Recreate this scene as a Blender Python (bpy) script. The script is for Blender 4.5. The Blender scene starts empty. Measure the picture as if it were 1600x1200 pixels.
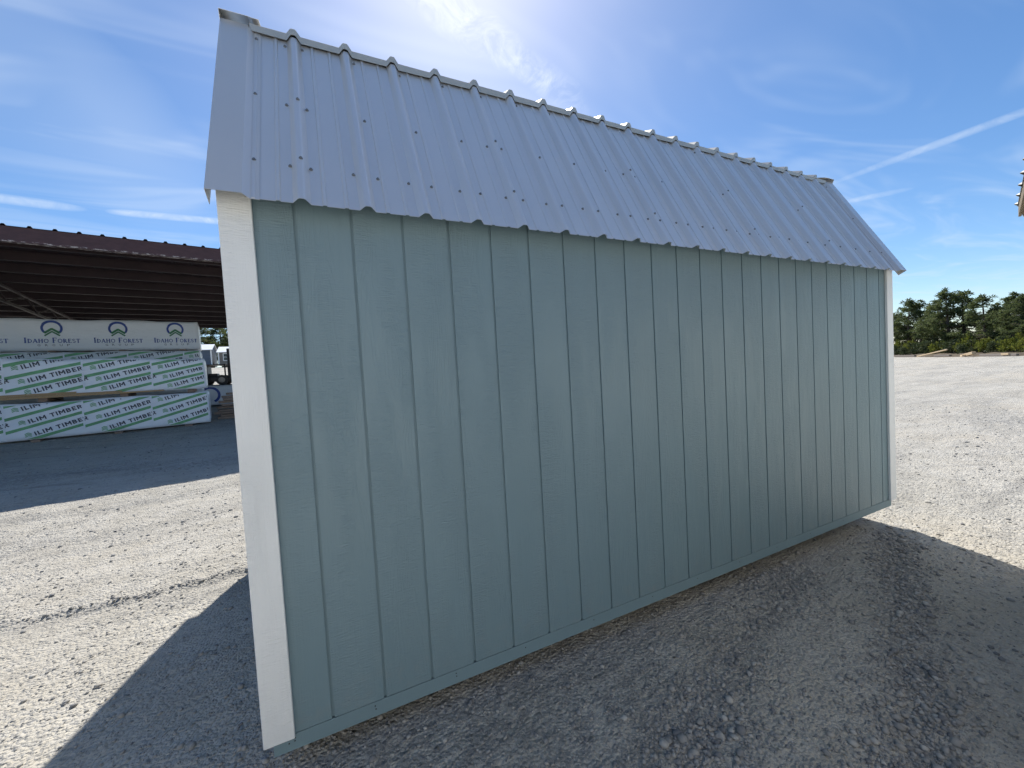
import bpy, bmesh, math, random
import numpy as np
from mathutils import Vector, Matrix

SC = bpy.context.scene
COL = SC.collection
random.seed(7)
RNG = np.random.default_rng(11)

# ------------------------------------------------------------------ camera
F_PX, YAW, PITCH, ROLL = 603.903, 0.4352101, -0.0390733, 0.0573757
CAM = Vector((0.29022, -1.71606, 1.52403))


def cam_axes():
    f = Vector((math.sin(YAW) * math.cos(PITCH), math.cos(YAW) * math.cos(PITCH), math.sin(PITCH)))
    r0 = Vector((math.cos(YAW), -math.sin(YAW), 0))
    d0 = f.cross(r0)
    r = math.cos(ROLL) * r0 + math.sin(ROLL) * d0
    d = -math.sin(ROLL) * r0 + math.cos(ROLL) * d0
    return r, d, f


CR, CD, CF = cam_axes()
cd = bpy.data.cameras.new('camera')
cam = bpy.data.objects.new('camera', cd)
COL.objects.link(cam)
cd.sensor_width = 36.0
cd.lens = F_PX / 1600 * 36.0
cd.clip_start = 0.05
cd.clip_end = 2000
cam.matrix_world = Matrix(((CR.x, -CD.x, -CF.x, CAM.x), (CR.y, -CD.y, -CF.y, CAM.y),
                           (CR.z, -CD.z, -CF.z, CAM.z), (0, 0, 0, 1)))
SC.camera = cam


# ------------------------------------------------------------------ node helper
class NT:
    def __init__(self, nt):
        self.nt = nt

    def n(self, kind, ins=None, **props):
        nd = self.nt.nodes.new(kind)
        for k, v in props.items():
            setattr(nd, k, v)
        for k, v in (ins or {}).items():
            s = nd.inputs[k]
            if isinstance(v, bpy.types.NodeSocket):
                self.nt.links.new(v, s)
            else:
                s.default_value = v
        return nd

    def math(self, op, a, b=0.0, c=None, clamp=False):
        ins = {0: a, 1: b}
        if c is not None:
            ins[2] = c
        return self.n('ShaderNodeMath', ins, operation=op, use_clamp=clamp).outputs[0]

    def vmath(self, op, a, b=(0, 0, 0)):
        nd = self.n('ShaderNodeVectorMath', {0: a, 1: b}, operation=op)
        return nd.outputs['Value'] if op in ('DOT_PRODUCT', 'LENGTH', 'DISTANCE') else nd.outputs[0]

    def ramp(self, f, a, b, lo=0.0, hi=1.0, smooth=True):
        return self.n('ShaderNodeMapRange', {'Value': f, 'From Min': a, 'From Max': b, 'To Min': lo, 'To Max': hi},
                      interpolation_type='SMOOTHSTEP' if smooth else 'LINEAR').outputs[0]

    def noise(self, vec, scale, detail=3.0, rough=0.55, dist=0.0):
        return self.n('ShaderNodeTexNoise', {'Vector': vec, 'Scale': scale, 'Detail': detail, 'Roughness': rough,
                                             'Distortion': dist}).outputs['Fac']

    def mix(self, f, a, b):
        nd = self.n('ShaderNodeMix', data_type='RGBA')
        for s, v in ((nd.inputs[0], f), (nd.inputs[6], a), (nd.inputs[7], b)):
            if isinstance(v, bpy.types.NodeSocket):
                self.nt.links.new(v, s)
            else:
                s.default_value = v
        return nd.outputs[2]

    def scalevec(self, v, s):
        return self.n('ShaderNodeVectorMath', {0: v, 1: s}, operation='MULTIPLY').outputs[0]


# ------------------------------------------------------------------ sky and sun
SUN_AZ, SUN_EL = math.radians(20.6), math.radians(50.6)      # azimuth from +Y towards +X
SUN_DIR = Vector((math.sin(SUN_AZ) * math.cos(SUN_EL), math.cos(SUN_AZ) * math.cos(SUN_EL), math.sin(SUN_EL)))
W = bpy.data.worlds.new('World')
SC.world = W
W.use_nodes = True
W.cycles.sampling_method = 'MANUAL'
W.cycles.sample_map_resolution = 256
W.node_tree.nodes.clear()
w = NT(W.node_tree)
sky = w.n('ShaderNodeTexSky', sky_type='NISHITA', sun_disc=False, sun_elevation=SUN_EL, sun_rotation=SUN_AZ,
          altitude=60.0, air_density=0.88, dust_density=0.45, ozone_density=2.5)
dirv = w.n('ShaderNodeNewGeometry').outputs['Incoming']
dirv = w.vmath('SCALE', dirv)
dirv.node.inputs['Scale'].default_value = -1.0
sep = w.n('ShaderNodeSeparateXYZ', {0: dirv})
dz = w.math('MAXIMUM', sep.outputs[2], 0.06)
flat = w.n('ShaderNodeCombineXYZ', {0: w.math('DIVIDE', sep.outputs[0], dz), 1: w.math('DIVIDE', sep.outputs[1], dz), 2: 0.0}).outputs[0]


def skydir(az, el):
    az, el = math.radians(az), math.radians(el)
    return Vector((math.sin(az) * math.cos(el), math.cos(az) * math.cos(el), math.sin(el)))


NZ_FINE = w.ramp(w.noise(dirv, 17.0, 4.0, 0.72, 1.4), 0.40, 0.68, smooth=False)
NZ_SOFT = w.noise(dirv, 4.2, 2.0, 0.55)


def streak(a, b, width, noise_scale, strength, taper=0.25, warp=0.0):
    """A cloud band along the great circle from a to b, given as (azimuth, elevation)."""
    d0, d1 = skydir(*a), skydir(*b)
    nrm = d0.cross(d1).normalized()
    mid = (d0 + d1).normalized()
    tan = nrm.cross(mid)
    half = math.acos(max(-1, min(1, d0.dot(d1)))) / 2
    off = w.vmath('DOT_PRODUCT', dirv, tuple(nrm))
    nz = NZ_FINE if noise_scale > 9 else NZ_SOFT
    if warp:
        off = w.math('ADD', off, w.math('MULTIPLY', w.math('SUBTRACT', NZ_SOFT, 0.5), warp))
    al = w.vmath('DOT_PRODUCT', dirv, tuple(tan))
    # a soft-ended band: fades across, towards both ends and on the far side of the sky
    x1 = w.math('MULTIPLY', w.math('MULTIPLY', off, off), 1.0 / (width * width))
    e = half * (1 + taper)
    y1 = w.math('POWER', w.math('ABSOLUTE', w.math('MULTIPLY', al, 1.0 / e)), 1.0 / max(taper, 0.1))
    shape = w.math('MAXIMUM', w.math('SUBTRACT', w.math('SUBTRACT', 1.0, x1), y1), 0.0)
    shape = w.math('MULTIPLY', shape, w.math('GREATER_THAN', w.vmath('DOT_PRODUCT', dirv, tuple(mid)), 0.0))
    if width < 0.02:
        nz = w.math('ADD', w.math('MULTIPLY', nz, 0.5), 0.45)
    return w.math('MULTIPLY', w.math('MULTIPLY', shape, nz), strength)


cl = [
    streak((67.0, 18.2), (84.0, 19.2), 0.0065, 16, 0.42, 0.30, 0.0015),       # vapour trail at the right
    streak((66.0, 15.8), (70.5, 15.5), 0.005, 22, 0.42, 0.4),
    streak((-19.5, 18.0), (-6.0, 18.9), 0.0065, 22, 0.70, 0.12),             # low trail over the barn
    streak((-30.0, 17.1), (-22.5, 17.7), 0.008, 16, 0.6, 0.3, 0.003),
    streak((9.0, 45.5), (36.0, 33.6), 0.034, 11, 0.40, 0.25, 0.10),        # cirrus over the roof
    streak((-40.0, 32.0), (-14.0, 21.0), 0.12, 4, 0.30, 0.3, 0.1),
]
tot = cl[0]
for c in cl[1:]:
    tot = w.math('ADD', tot, c)
veil = w.noise(w.scalevec(flat, (0.45, 1.5, 1.0)), 1.1, 3.0, 0.62, 1.5)
veil = w.ramp(veil, 0.42, 0.80, 0.02, 0.40)
tot = w.math('MINIMUM', w.math('ADD', tot, veil), 0.85)
glow = w.math('POWER', w.math('MAXIMUM', w.vmath('DOT_PRODUCT', dirv, tuple(SUN_DIR)), 0.0), 10.0)
ccol = w.mix(glow, (5.0, 5.8, 6.9, 1), (8.6, 8.9, 9.3, 1))
skyb = w.n('ShaderNodeHueSaturation', {'Saturation': 1.22, 'Value': 1.0, 'Color': sky.outputs[0]}).outputs[0]
skyc = w.mix(tot, skyb, ccol)
bg = w.n('ShaderNodeBackground', {'Color': skyc, 'Strength': 0.077})
wo = w.n('ShaderNodeOutputWorld', {'Surface': bg.outputs[0]})

sd = bpy.data.lights.new('sun', 'SUN')
sd.energy = 3.4
sd.angle = math.radians(0.53)
sd.color = (1.0, 0.955, 0.88)
sun = bpy.data.objects.new('sun', sd)
COL.objects.link(sun)
sun.location = (0, 0, 30)
sun.rotation_euler = SUN_DIR.to_track_quat('Z', 'Y').to_euler()

SC.view_settings.view_transform = 'Standard'
SC.view_settings.look = 'None'
SC.view_settings.exposure = 1.0
SC.view_settings.gamma = 1.0
SC.view_settings.use_curve_mapping = False
SC.cycles.use_denoising = True
SC.cycles.caustics_reflective = False
SC.cycles.caustics_refractive = False
SC.cycles.sample_clamp_indirect = 3.0
SC.cycles.denoising_prefilter = 'NONE'
SC.cycles.use_adaptive_sampling = True
SC.cycles.adaptive_threshold = 0.02
SC.cycles.max_bounces = 6
SC.cycles.diffuse_bounces = 4


# ------------------------------------------------------------------ mesh helpers
class MB:
    def __init__(self):
        self.v, self.f = [], []

    def add(self, vs, fs):
        o = len(self.v)
        self.v += [tuple(p) for p in vs]
        self.f += [tuple(i + o for i in q) for q in fs]
        return self

    def box(self, x0, x1, y0, y1, z0, z1):
        vs = [(x0, y0, z0), (x1, y0, z0), (x1, y1, z0), (x0, y1, z0), (x0, y0, z1), (x1, y0, z1), (x1, y1, z1), (x0, y1, z1)]
        return self.add(vs, [(0, 3, 2, 1), (4, 5, 6, 7), (0, 1, 5, 4), (1, 2, 6, 5), (2, 3, 7, 6), (3, 0, 4, 7)])

    def prism(self, poly, axis, a, b):
        """poly: 2-D points; axis 'x': poly is (y,z); 'y': (x,z); 'z': (x,y)."""
        def P(p, t):
            return {'x': (t, p[0], p[1]), 'y': (p[0], t, p[1]), 'z': (p[0], p[1], t)}[axis]
        n = len(poly)
        return self.add([P(p, a) for p in poly] + [P(p, b) for p in poly],
                        [tuple(range(n)), tuple(range(2 * n - 1, n - 1, -1))] + [(i, i + n, (i + 1) % n + n, (i + 1) % n) for i in range(n)])

    def tube(self, pts, radii, sides=6, cap=True):
        rings = []
        pts = [Vector(p) for p in pts]
        for i, p in enumerate(pts):
            t = (pts[min(i + 1, len(pts) - 1)] - pts[max(i - 1, 0)]).normalized()
            a = t.cross(Vector((0.31, 0.87, 0.11))).normalized()
            b = t.cross(a)
            rings.append([p + float(radii[i]) * (math.cos(k * 2 * math.pi / sides) * a + math.sin(k * 2 * math.pi / sides) * b) for k in range(sides)])
        vs = [q for r in rings for q in r]
        fs = []
        for i in range(len(pts) - 1):
            for k in range(sides):
                fs.append((i * sides + k, i * sides + (k + 1) % sides, (i + 1) * sides + (k + 1) % sides, (i + 1) * sides + k))
        if cap:
            fs.append(tuple(range(sides - 1, -1, -1)))
            fs.append(tuple(range((len(pts) - 1) * sides, len(pts) * sides)))
        return self.add(vs, fs)

    def beam(self, a, b, wx, wz):
        a, b = Vector(a), Vector(b)
        t = (b - a).normalized()
        s = t.cross(Vector((0, 0, 1)))
        s = s.normalized() if s.length > 1e-4 else Vector((1, 0, 0))
        u = s.cross(t)
        vs = []
        for p in (a, b):
            for i, j in ((-1, -1), (1, -1), (1, 1), (-1, 1)):
                vs.append(p + s * (i * wx / 2) + u * (j * wz / 2))
        return self.add(vs, [(0, 1, 2, 3), (7, 6, 5, 4), (0, 4, 5, 1), (1, 5, 6, 2), (2, 6, 7, 3), (3, 7, 4, 0)])

    def sheet(self, prof, fa, fb, thick):
        """prof: (x,h) list; fa/fb map (x,h) to 3-D at the two ends; a sheet of the given thickness."""
        n = len(prof)
        vs = [fa(x, h) for x, h in prof] + [fb(x, h) for x, h in prof] + [fa(x, h - thick) for x, h in prof] + [fb(x, h - thick) for x, h in prof]
        fs = []
        for i in range(n - 1):
            fs += [(i, i + 1, n + i + 1, n + i), (2 * n + i + 1, 2 * n + i, 3 * n + i, 3 * n + i + 1),
                   (i + 1, i, 2 * n + i, 2 * n + i + 1), (n + i, n + i + 1, 3 * n + i + 1, 3 * n + i)]
        fs += [(0, n, 3 * n, 2 * n), (n - 1, 3 * n - 1, 4 * n - 1, 2 * n - 1)]
        return self.add(vs, fs)

    def mesh(self, name, mat, off=(0, 0, 0), smooth=False, bevel=0.0):
        me = bpy.data.meshes.new(name)
        ox, oy, oz = off
        me.from_pydata([(x - ox, y - oy, z - oz) for x, y, z in self.v], [], self.f)
        if bevel:
            bm = bmesh.new()
            bm.from_mesh(me)
            bmesh.ops.recalc_face_normals(bm, faces=bm.faces)
            bmesh.ops.bevel(bm, geom=bm.edges[:], offset=bevel, segments=1, affect='EDGES')
            bm.to_mesh(me)
            bm.free()
        else:
            bm = bmesh.new()
            bm.from_mesh(me)
            bmesh.ops.recalc_face_normals(bm, faces=bm.faces)
            bm.to_mesh(me)
            bm.free()
        if mat:
            me.materials.append(mat)
        if smooth:
            me.polygons.foreach_set('use_smooth', [True] * len(me.polygons))
        return me


def obj(name, me, parent=None, loc=(0, 0, 0), rot=None):
    o = bpy.data.objects.new(name, me)
    COL.objects.link(o)
    o.location = loc
    if rot:
        o.rotation_euler = rot
    if parent:
        o.parent = parent
    return o


def tag(o, label=None, cat=None, group=None, kind=None):
    for k, v in (('label', label), ('category', cat), ('group', group), ('kind', kind)):
        if v:
            o[k] = v
    return o


def empty(name, loc, label, cat, group=None, rz=0.0):
    o = obj(name, None, None, loc, (0, 0, rz))
    o.empty_display_size = 0.3
    return tag(o, label, cat, group)


def part(name, mb, mat, root, parent=None, **kw):
    """mb in world space of an unrotated root."""
    return obj(name, mb.mesh(name, mat, tuple(root.location), **kw), parent or root)


def smooth01(t):
    t = np.clip(t, 0, 1)
    return t * t * (3 - 2 * t)


# ------------------------------------------------------------------ materials
def new_mat(name):
    m = bpy.data.materials.new(name)
    m.use_nodes = True
    m.node_tree.nodes.clear()
    t = NT(m.node_tree)
    b = t.n('ShaderNodeBsdfPrincipled')
    t.n('ShaderNodeOutputMaterial', {'Surface': b.outputs[0]})
    return m, t, b


def setb(t, b, **ins):
    for k, v in ins.items():
        s = b.inputs[k.replace('_', ' ')]
        if isinstance(v, bpy.types.NodeSocket):
            t.nt.links.new(v, s)
        else:
            s.default_value = v


def simple(name, col, rough=0.6, var=0.15, scale=8.0, metal=0.0, bump=0.0, bscale=60.0, spec=0.5):
    m, t, b = new_mat(name)
    co = t.n('ShaderNodeTexCoord').outputs['Object']
    nz = t.noise(co, scale, 5.0, 0.6)
    lo = tuple(c * (1 - var) for c in col) + (1,)
    hi = tuple(min(1, c * (1 + var)) for c in col) + (1,)
    setb(t, b, Base_Color=t.mix(t.ramp(nz, 0.3, 0.7), lo, hi), Roughness=rough, Metallic=metal)
    b.inputs['Specular IOR Level'].default_value = spec
    if bump:
        bn = t.n('ShaderNodeBump', {'Height': t.noise(co, bscale, 4.0, 0.6), 'Strength': bump, 'Distance': 0.01})
        setb(t, b, Normal=bn.outputs[0])
    return m


def painted_wood(name, col, rough, strength, dirt=0.0, coarse=1.0):
    """Paint over embossed wood-grain siding; the grain differs from piece to piece."""
    m, t, b = new_mat(name)
    co = t.n('ShaderNodeTexCoord').outputs['Object']
    rnd = t.n('ShaderNodeObjectInfo').outputs['Random']
    sh = t.n('ShaderNodeCombineXYZ', {0: t.math('MULTIPLY', rnd, 7.3), 1: 0.0, 2: t.math('MULTIPLY', rnd, 61.0)}).outputs[0]
    v = t.n('ShaderNodeVectorMath', {0: co, 1: sh}, operation='ADD').outputs[0]
    n1 = t.noise(t.scalevec(v, (9.5 * coarse, 9.5, 1.0)), 1.0, 2.0, 0.45, 0.4)
    rings = t.math('SINE', t.math('MULTIPLY', n1, 150.0))
    rings = t.ramp(rings, -0.2, 0.9)
    mask = t.ramp(t.noise(t.scalevec(v, (5.0, 5.0, 0.9)), 1.0, 2.0), 0.42, 0.62)
    rings = t.math('MULTIPLY', rings, mask)
    streaks = t.noise(t.scalevec(v, (150.0, 150.0, 5.0)), 1.0, 3.0, 0.6)
    rip = t.noise(t.scalevec(v, (22.0, 22.0, 170.0)), 1.0, 2.0, 0.6, 0.8)
    ripm = t.ramp(t.noise(t.scalevec(v, (7.0, 7.0, 1.6)), 1.0, 2.0), 0.34, 0.62)
    h = t.math('ADD', t.math('MULTIPLY', rings, 0.20), t.math('MULTIPLY', streaks, 0.32))
    h = t.math('ADD', h, t.math('MULTIPLY', t.math('MULTIPLY', rip, ripm), 1.6))
    bn = t.n('ShaderNodeBump', {'Height': h, 'Strength': strength, 'Distance': 0.0045})
    tone = t.noise(t.scalevec(v, (3.0, 3.0, 0.8)), 1.0, 4.0, 0.6)
    per = t.math('ADD', t.math('MULTIPLY', tone, 0.9), t.math('MULTIPLY', rnd, 0.1))
    c = t.mix(t.ramp(per, 0.25, 0.75), tuple(x * 0.965 for x in col) + (1,), tuple(min(1, x * 1.03) for x in col) + (1,))
    if dirt:
        g = t.n('ShaderNodeNewGeometry').outputs['Position']
        pz = t.n('ShaderNodeSeparateXYZ', {0: g}).outputs[2]
        splash = t.math('MULTIPLY', t.ramp(pz, 0.1, 0.5, 1.0, 0.0), t.ramp(t.noise(g, 14.0, 5.0, 0.7), 0.45, 0.8))
        c = t.mix(t.math('MULTIPLY', splash, dirt), c, (0.30, 0.27, 0.23, 1))
    rr = t.ramp(streaks, 0.2, 0.8, rough - 0.06, rough + 0.08)
    setb(t, b, Base_Color=c, Roughness=rr, Normal=bn.outputs[0])
    return m


M = {}
M['teal'] = painted_wood('teal_siding_paint', (0.182, 0.264, 0.296), 0.40, 0.60, 0.25)
M['teal_groove'] = painted_wood('teal_groove_paint', (0.182, 0.264, 0.296), 0.55, 0.15)
M['white_trim'] = painted_wood('white_trim_paint', (0.83, 0.84, 0.83), 0.45, 0.6, 0.12, 1.6)
M['nail'] = simple('nail_steel', (0.03, 0.035, 0.04), 0.5, 0.1, 30)
M['skid'] = simple('skid_timber', (0.20, 0.15, 0.09), 0.8, 0.3, 9, bump=0.4)


def metal_roof(name, col, metal, rough):
    m, t, b = new_mat(name)
    co = t.n('ShaderNodeTexCoord').outputs['Object']
    nz = t.noise(t.scalevec(co, (1.5, 1.0, 1.0)), 2.2, 5.0, 0.6)
    c = t.mix(t.ramp(nz, 0.3, 0.7), tuple(x * 0.98 for x in col) + (1,), tuple(x * 1.01 for x in col) + (1,))
    wav = t.noise(t.scalevec(co, (2.0, 0.7, 0.7)), 2.0, 2.0, 0.5)
    bn = t.n('ShaderNodeBump', {'Height': wav, 'Strength': 0.03, 'Distance': 0.05})
    setb(t, b, Base_Color=c, Metallic=metal, Roughness=t.ramp(nz, 0.3, 0.7, rough - 0.02, rough + 0.02), Normal=bn.outputs[0])
    return m


M['roof'] = metal_roof('grey_roof_metal', (0.78, 0.765, 0.745), 0.60, 0.325)
M['roof_trim'] = metal_roof('grey_trim_metal', (0.71, 0.70, 0.685), 0.50, 0.33)
M['cap'] = metal_roof('light_cap_metal', (0.44, 0.44, 0.42), 0.35, 0.36)
M['screw'] = simple('screw_head', (0.22, 0.23, 0.24), 0.45, 0.1, 20, metal=0.4)
M['screw_pale'] = simple('pale_screw_head', (0.5, 0.5, 0.5), 0.3, 0.1, 20, metal=0.6)


def ground_mat():
    m, t, b = new_mat('gravel_yard')
    g = t.n('ShaderNodeNewGeometry').outputs['Position']
    big = t.noise(g, 0.35, 4.0, 0.6)
    mid = t.noise(g, 2.3, 6.0, 0.65)
    fine = t.noise(g, 26.0, 5.0, 0.7)
    vor = t.n('ShaderNodeTexVoronoi', {'Vector': g, 'Scale': 62.0, 'Randomness': 1.0}, feature='F1')
    vcol = t.n('ShaderNodeSeparateColor', {0: vor.outputs['Color']}).outputs[0]
    vor2 = t.n('ShaderNodeTexVoronoi', {'Vector': g, 'Scale': 24.0, 'Randomness': 1.0}, feature='F1')
    vcol2 = t.n('ShaderNodeSeparateColor', {0: vor2.outputs['Color']}).outputs[1]
    fines = t.mix(t.ramp(mid, 0.3, 0.7), (0.415, 0.390, 0.340, 1), (0.515, 0.487, 0.428, 1))
    fines = t.mix(t.math('MULTIPLY', t.ramp(big, 0.45, 0.7), 0.5), fines, (0.48, 0.425, 0.335, 1))
    stone = t.mix(t.ramp(vcol, 0.0, 1.0, smooth=False), (0.20, 0.20, 0.20, 1), (0.50, 0.48, 0.44, 1))
    gm = t.math('MULTIPLY', t.ramp(vcol, 0.45, 0.6), t.ramp(mid, 0.34, 0.62))
    c = t.mix(t.math('MULTIPLY', gm, 0.7), fines, stone)
    c = t.mix(t.math('MULTIPLY', t.ramp(fine, 0.52, 0.8), 0.5), c, (0.20, 0.19, 0.175, 1))
    px = t.n('ShaderNodeSeparateXYZ', {0: g})
    # tyre tracks: darker churned lines on the open yard
    tw = t.noise(g, 0.6, 2.0)
    tr = t.math('SINE', t.math('MULTIPLY', t.math('ADD', t.math('ADD', px.outputs[1], t.math('MULTIPLY', px.outputs[0], 0.16)), t.math('MULTIPLY', tw, 1.4)), 9.0))
    trk = t.math('MULTIPLY', t.ramp(tr, 0.72, 0.98), t.ramp(t.noise(t.scalevec(g, (0.35, 1.5, 1.0)), 1.3, 4.0, 0.6), 0.45, 0.68))
    c = t.mix(t.math('MULTIPLY', trk, 0.40), c, (0.20, 0.195, 0.185, 1))
    # scuffed streaks drawn out along the way the lorries drive
    sv = t.n('ShaderNodeVectorRotate', {'Vector': g, 'Angle': -0.16}, rotation_type='Z_AXIS').outputs[0]
    scuff = t.noise(t.scalevec(sv, (2.2, 13.0, 1.0)), 1.0, 5.0, 0.72)
    c = t.mix(t.math('MULTIPLY', t.ramp(scuff, 0.54, 0.74), 0.42), c, (0.22, 0.21, 0.19, 1))
    ta = t.n('ShaderNodeAttribute', attribute_name='track').outputs['Fac']
    c = t.mix(t.math('MULTIPLY', t.math('MULTIPLY', ta, t.ramp(fine, 0.35, 0.6)), 0.75), c, (0.185, 0.185, 0.185, 1))
    wide = t.noise(t.scalevec(sv, (0.22, 0.9, 1.0)), 1.0, 6.0, 0.72)
    c = t.mix(t.math('MULTIPLY', t.math('MULTIPLY', t.ramp(wide, 0.45, 0.62), t.ramp(fine, 0.40, 0.58)), 0.65), c, (0.22, 0.215, 0.205, 1))
    grit_shade = t.noise(g, 8.5, 4.0, 0.75)
    c = t.mix(t.math('MULTIPLY', t.ramp(grit_shade, 0.56, 0.70), 0.45), c, (0.215, 0.21, 0.20, 1))  # dark specks painted into the colour for the small shadows of pebbles
    h = t.math('ADD', t.math('MULTIPLY', t.math('SUBTRACT', 0.5, vor.outputs['Distance']), 0.7), t.math('MULTIPLY', fine, 1.0))
    big_st = t.math('MULTIPLY', t.ramp(vor2.outputs['Distance'], 0.0, 0.34, 1.0, 0.0), t.ramp(vcol2, 0.68, 0.75))
    h = t.math('ADD', h, t.math('MULTIPLY', big_st, 1.1))
    h = t.math('ADD', h, t.math('MULTIPLY', mid, 1.6))
    h = t.math('ADD', h, t.math('MULTIPLY', scuff, 1.6))
    h = t.math('ADD', h, t.math('MULTIPLY', grit_shade, 2.2))
    bn = t.n('ShaderNodeBump', {'Height': h, 'Strength': 1.0, 'Distance': 0.016})
    setb(t, b, Base_Color=c, Roughness=0.92, Normal=bn.outputs[0])
    b.inputs['Specular IOR Level'].default_value = 0.15
    return m


M['ground'] = ground_mat()


def island_mat(name, cols, rough=0.85, bump=0.3):
    m, t, b = new_mat(name)
    r = t.n('ShaderNodeNewGeometry').outputs['Random Per Island']
    cr = t.n('ShaderNodeValToRGB', {0: r})
    el = cr.color_ramp.elements
    el[0].position, el[0].color = 0.0, cols[0] + (1,)
    el[1].position, el[1].color = 1.0, cols[-1] + (1,)
    for i, c in enumerate(cols[1:-1]):
        e = el.new((i + 1) / (len(cols) - 1))
        e.color = c + (1,)
    setb(t, b, Base_Color=cr.outputs[0], Roughness=rough)
    b.inputs['Specular IOR Level'].default_value = 0.2
    return m, t, b


M['pebble'] = island_mat('pebble_stone', [(0.17, 0.17, 0.175), (0.26, 0.255, 0.245), (0.35, 0.33, 0.30), (0.30, 0.295, 0.285), (0.45, 0.43, 0.395)])[0]


# ------------------------------------------------------------------ ground
def vnoise(x, y, cell, seed):
    n = 256
    g = np.random.default_rng(seed).random((n, n))
    u, v = x / cell, y / cell
    i, j = np.floor(u).astype(int), np.floor(v).astype(int)
    fu, fv = u - i, v - j
    fu, fv = fu * fu * (3 - 2 * fu), fv * fv * (3 - 2 * fv)
    a, b = g[i % n, j % n], g[(i + 1) % n, j % n]
    c, d = g[i % n, (j + 1) % n], g[(i + 1) % n, (j + 1) % n]
    return (a * (1 - fu) + b * fu) * (1 - fv) + (c * (1 - fu) + d * fu) * fv - 0.5


def base_height(x, y):
    """The lay of the yard: level by the shed, a fall to the right, a rise under and behind the barn."""
    x, y = np.asarray(x, float), np.asarray(y, float)
    right = -0.085 * smooth01(x / 5.2)
    s = np.clip(0.9802 * y - 0.1982 * x - 4.2, 0, 46.8)
    rise = 0.077 * (s - 0.3 * (1 - np.exp(-s / 0.3)))
    return right + rise * (1 - smooth01((x - 4) / 12))


def seg_dist(x, y, pts):
    d = np.full(np.shape(x), 1e9)
    for (ax, ay), (bx, by) in zip(pts[:-1], pts[1:]):
        L = (bx - ax) ** 2 + (by - ay) ** 2
        t = np.clip(((x - ax) * (bx - ax) + (y - ay) * (by - ay)) / L, 0, 1)
        d = np.minimum(d, np.hypot(x - ax - t * (bx - ax), y - ay - t * (by - ay)))
    return d


TRACK_A = [(-7.0, 2.35), (-1.85, 2.11), (-1.18, 2.05), (-0.45, 2.09), (-0.1, 2.12)]
TRACK_B = [(4.6, -0.1), (3.8, -0.42), (2.9, -0.80), (2.1, -1.10), (1.0, -1.5)]
TRACK_C = [(3.2, -0.08), (2.63, -0.24), (2.16, -0.37), (1.68, -0.56), (1.2, -0.8)]


def ground_height(x, y):
    z = base_height(x, y)
    near = 1 - smooth01((np.hypot(x - 1, y - 1) - 14) / 20)
    z = z + near * (0.030 * vnoise(x, y, 1.7, 1) + 0.016 * vnoise(x, y, 0.55, 2) + 0.008 * vnoise(x, y, 0.19, 3) + 0.006 * vnoise(x, y, 0.065, 4))
    z = z + (1 - near) * 0.12 * vnoise(x, y, 9.0, 5)
    da = seg_dist(x, y, TRACK_A)
    cl = vnoise(x, y, 0.06, 8) + 0.5
    z = z + 0.034 * np.exp(-(da / 0.035) ** 2) * cl - 0.012 * np.exp(-((da - 0.1) / 0.06) ** 2)
    for tr in (TRACK_B, TRACK_C):
        db = seg_dist(x, y, tr)
        z = z - 0.020 * np.exp(-(db / 0.10) ** 2) + 0.02 * np.exp(-(db / 0.09) ** 2) * cl
    # faint wheel ruts running past the barn
    for k, y0 in enumerate((3.0, 3.9, 4.9, 5.7)):
        yy = y - y0 - 0.05 * x - 0.15 * vnoise(x, y * 0, 2.5, 20 + k)
        z = z - near * 0.016 * np.exp(-(yy / 0.13) ** 2) * (x < 0.3)
    return z


def axis(lo, hi, step, far_lo, far_hi, n):
    core = np.arange(lo, hi + 1e-6, step)
    t = np.linspace(0, 1, n + 1)[1:]
    a = lo - ((lo - far_lo)) * t ** 3.2 - step * t * 8
    b = hi + (far_hi - hi) * t ** 3.2 + step * t * 8
    return np.concatenate([a[::-1], core, b])


gx = axis(-6.0, 9.0, 0.027, -420, 420, 46)
gy = axis(-3.0, 7.5, 0.027, -420, 420, 46)
GX, GY = np.meshgrid(gx, gy, indexing='ij')
GZ = ground_height(GX, GY)
nx, ny = len(gx), len(gy)
me = bpy.data.meshes.new('ground')
me.vertices.add(nx * ny)
me.vertices.foreach_set('co', np.stack([GX, GY, GZ], -1).ravel())
ii, jj = np.meshgrid(np.arange(nx - 1), np.arange(ny - 1), indexing='ij')
q = np.stack([ii * ny + jj, (ii + 1) * ny + jj, (ii + 1) * ny + jj + 1, ii * ny + jj + 1], -1).reshape(-1, 4)
me.loops.add(q.size)
me.loops.foreach_set('vertex_index', q.ravel())
me.polygons.add(len(q))
me.polygons.foreach_set('loop_start', np.arange(0, q.size, 4))
me.polygons.foreach_set('use_smooth', np.ones(len(q), bool))
me.update(calc_edges=True)
at_ = me.attributes.new('track', 'FLOAT', 'POINT')
tk = np.exp(-(seg_dist(GX, GY, TRACK_B) / 0.11) ** 2) * 1.0 + 0.6 * np.exp(-(seg_dist(GX, GY, TRACK_C) / 0.12) ** 2) + 0.7 * np.exp(-(seg_dist(GX, GY, TRACK_A) / 0.05) ** 2)
at_.data.foreach_set('value', np.clip(tk, 0, 1).ravel().astype(np.float32))
me.materials.append(M['ground'])
tag(obj('ground', me), 'pale crushed gravel yard with tyre tracks, rising towards the open barn', None, None, 'structure')


def gz(x, y):
    return float(base_height(x, y))


def fine_z(x, y):
    return float(ground_height(np.array([x]), np.array([y]))[0])


# ---- loose gravel
def ico():
    bm = bmesh.new()
    bmesh.ops.create_icosphere(bm, subdivisions=1, radius=1.0)
    v = np.array([p.co[:] for p in bm.verts])
    f = np.array([[p.index for p in q.verts] for q in bm.faces])
    bm.free()
    return v, f


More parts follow.
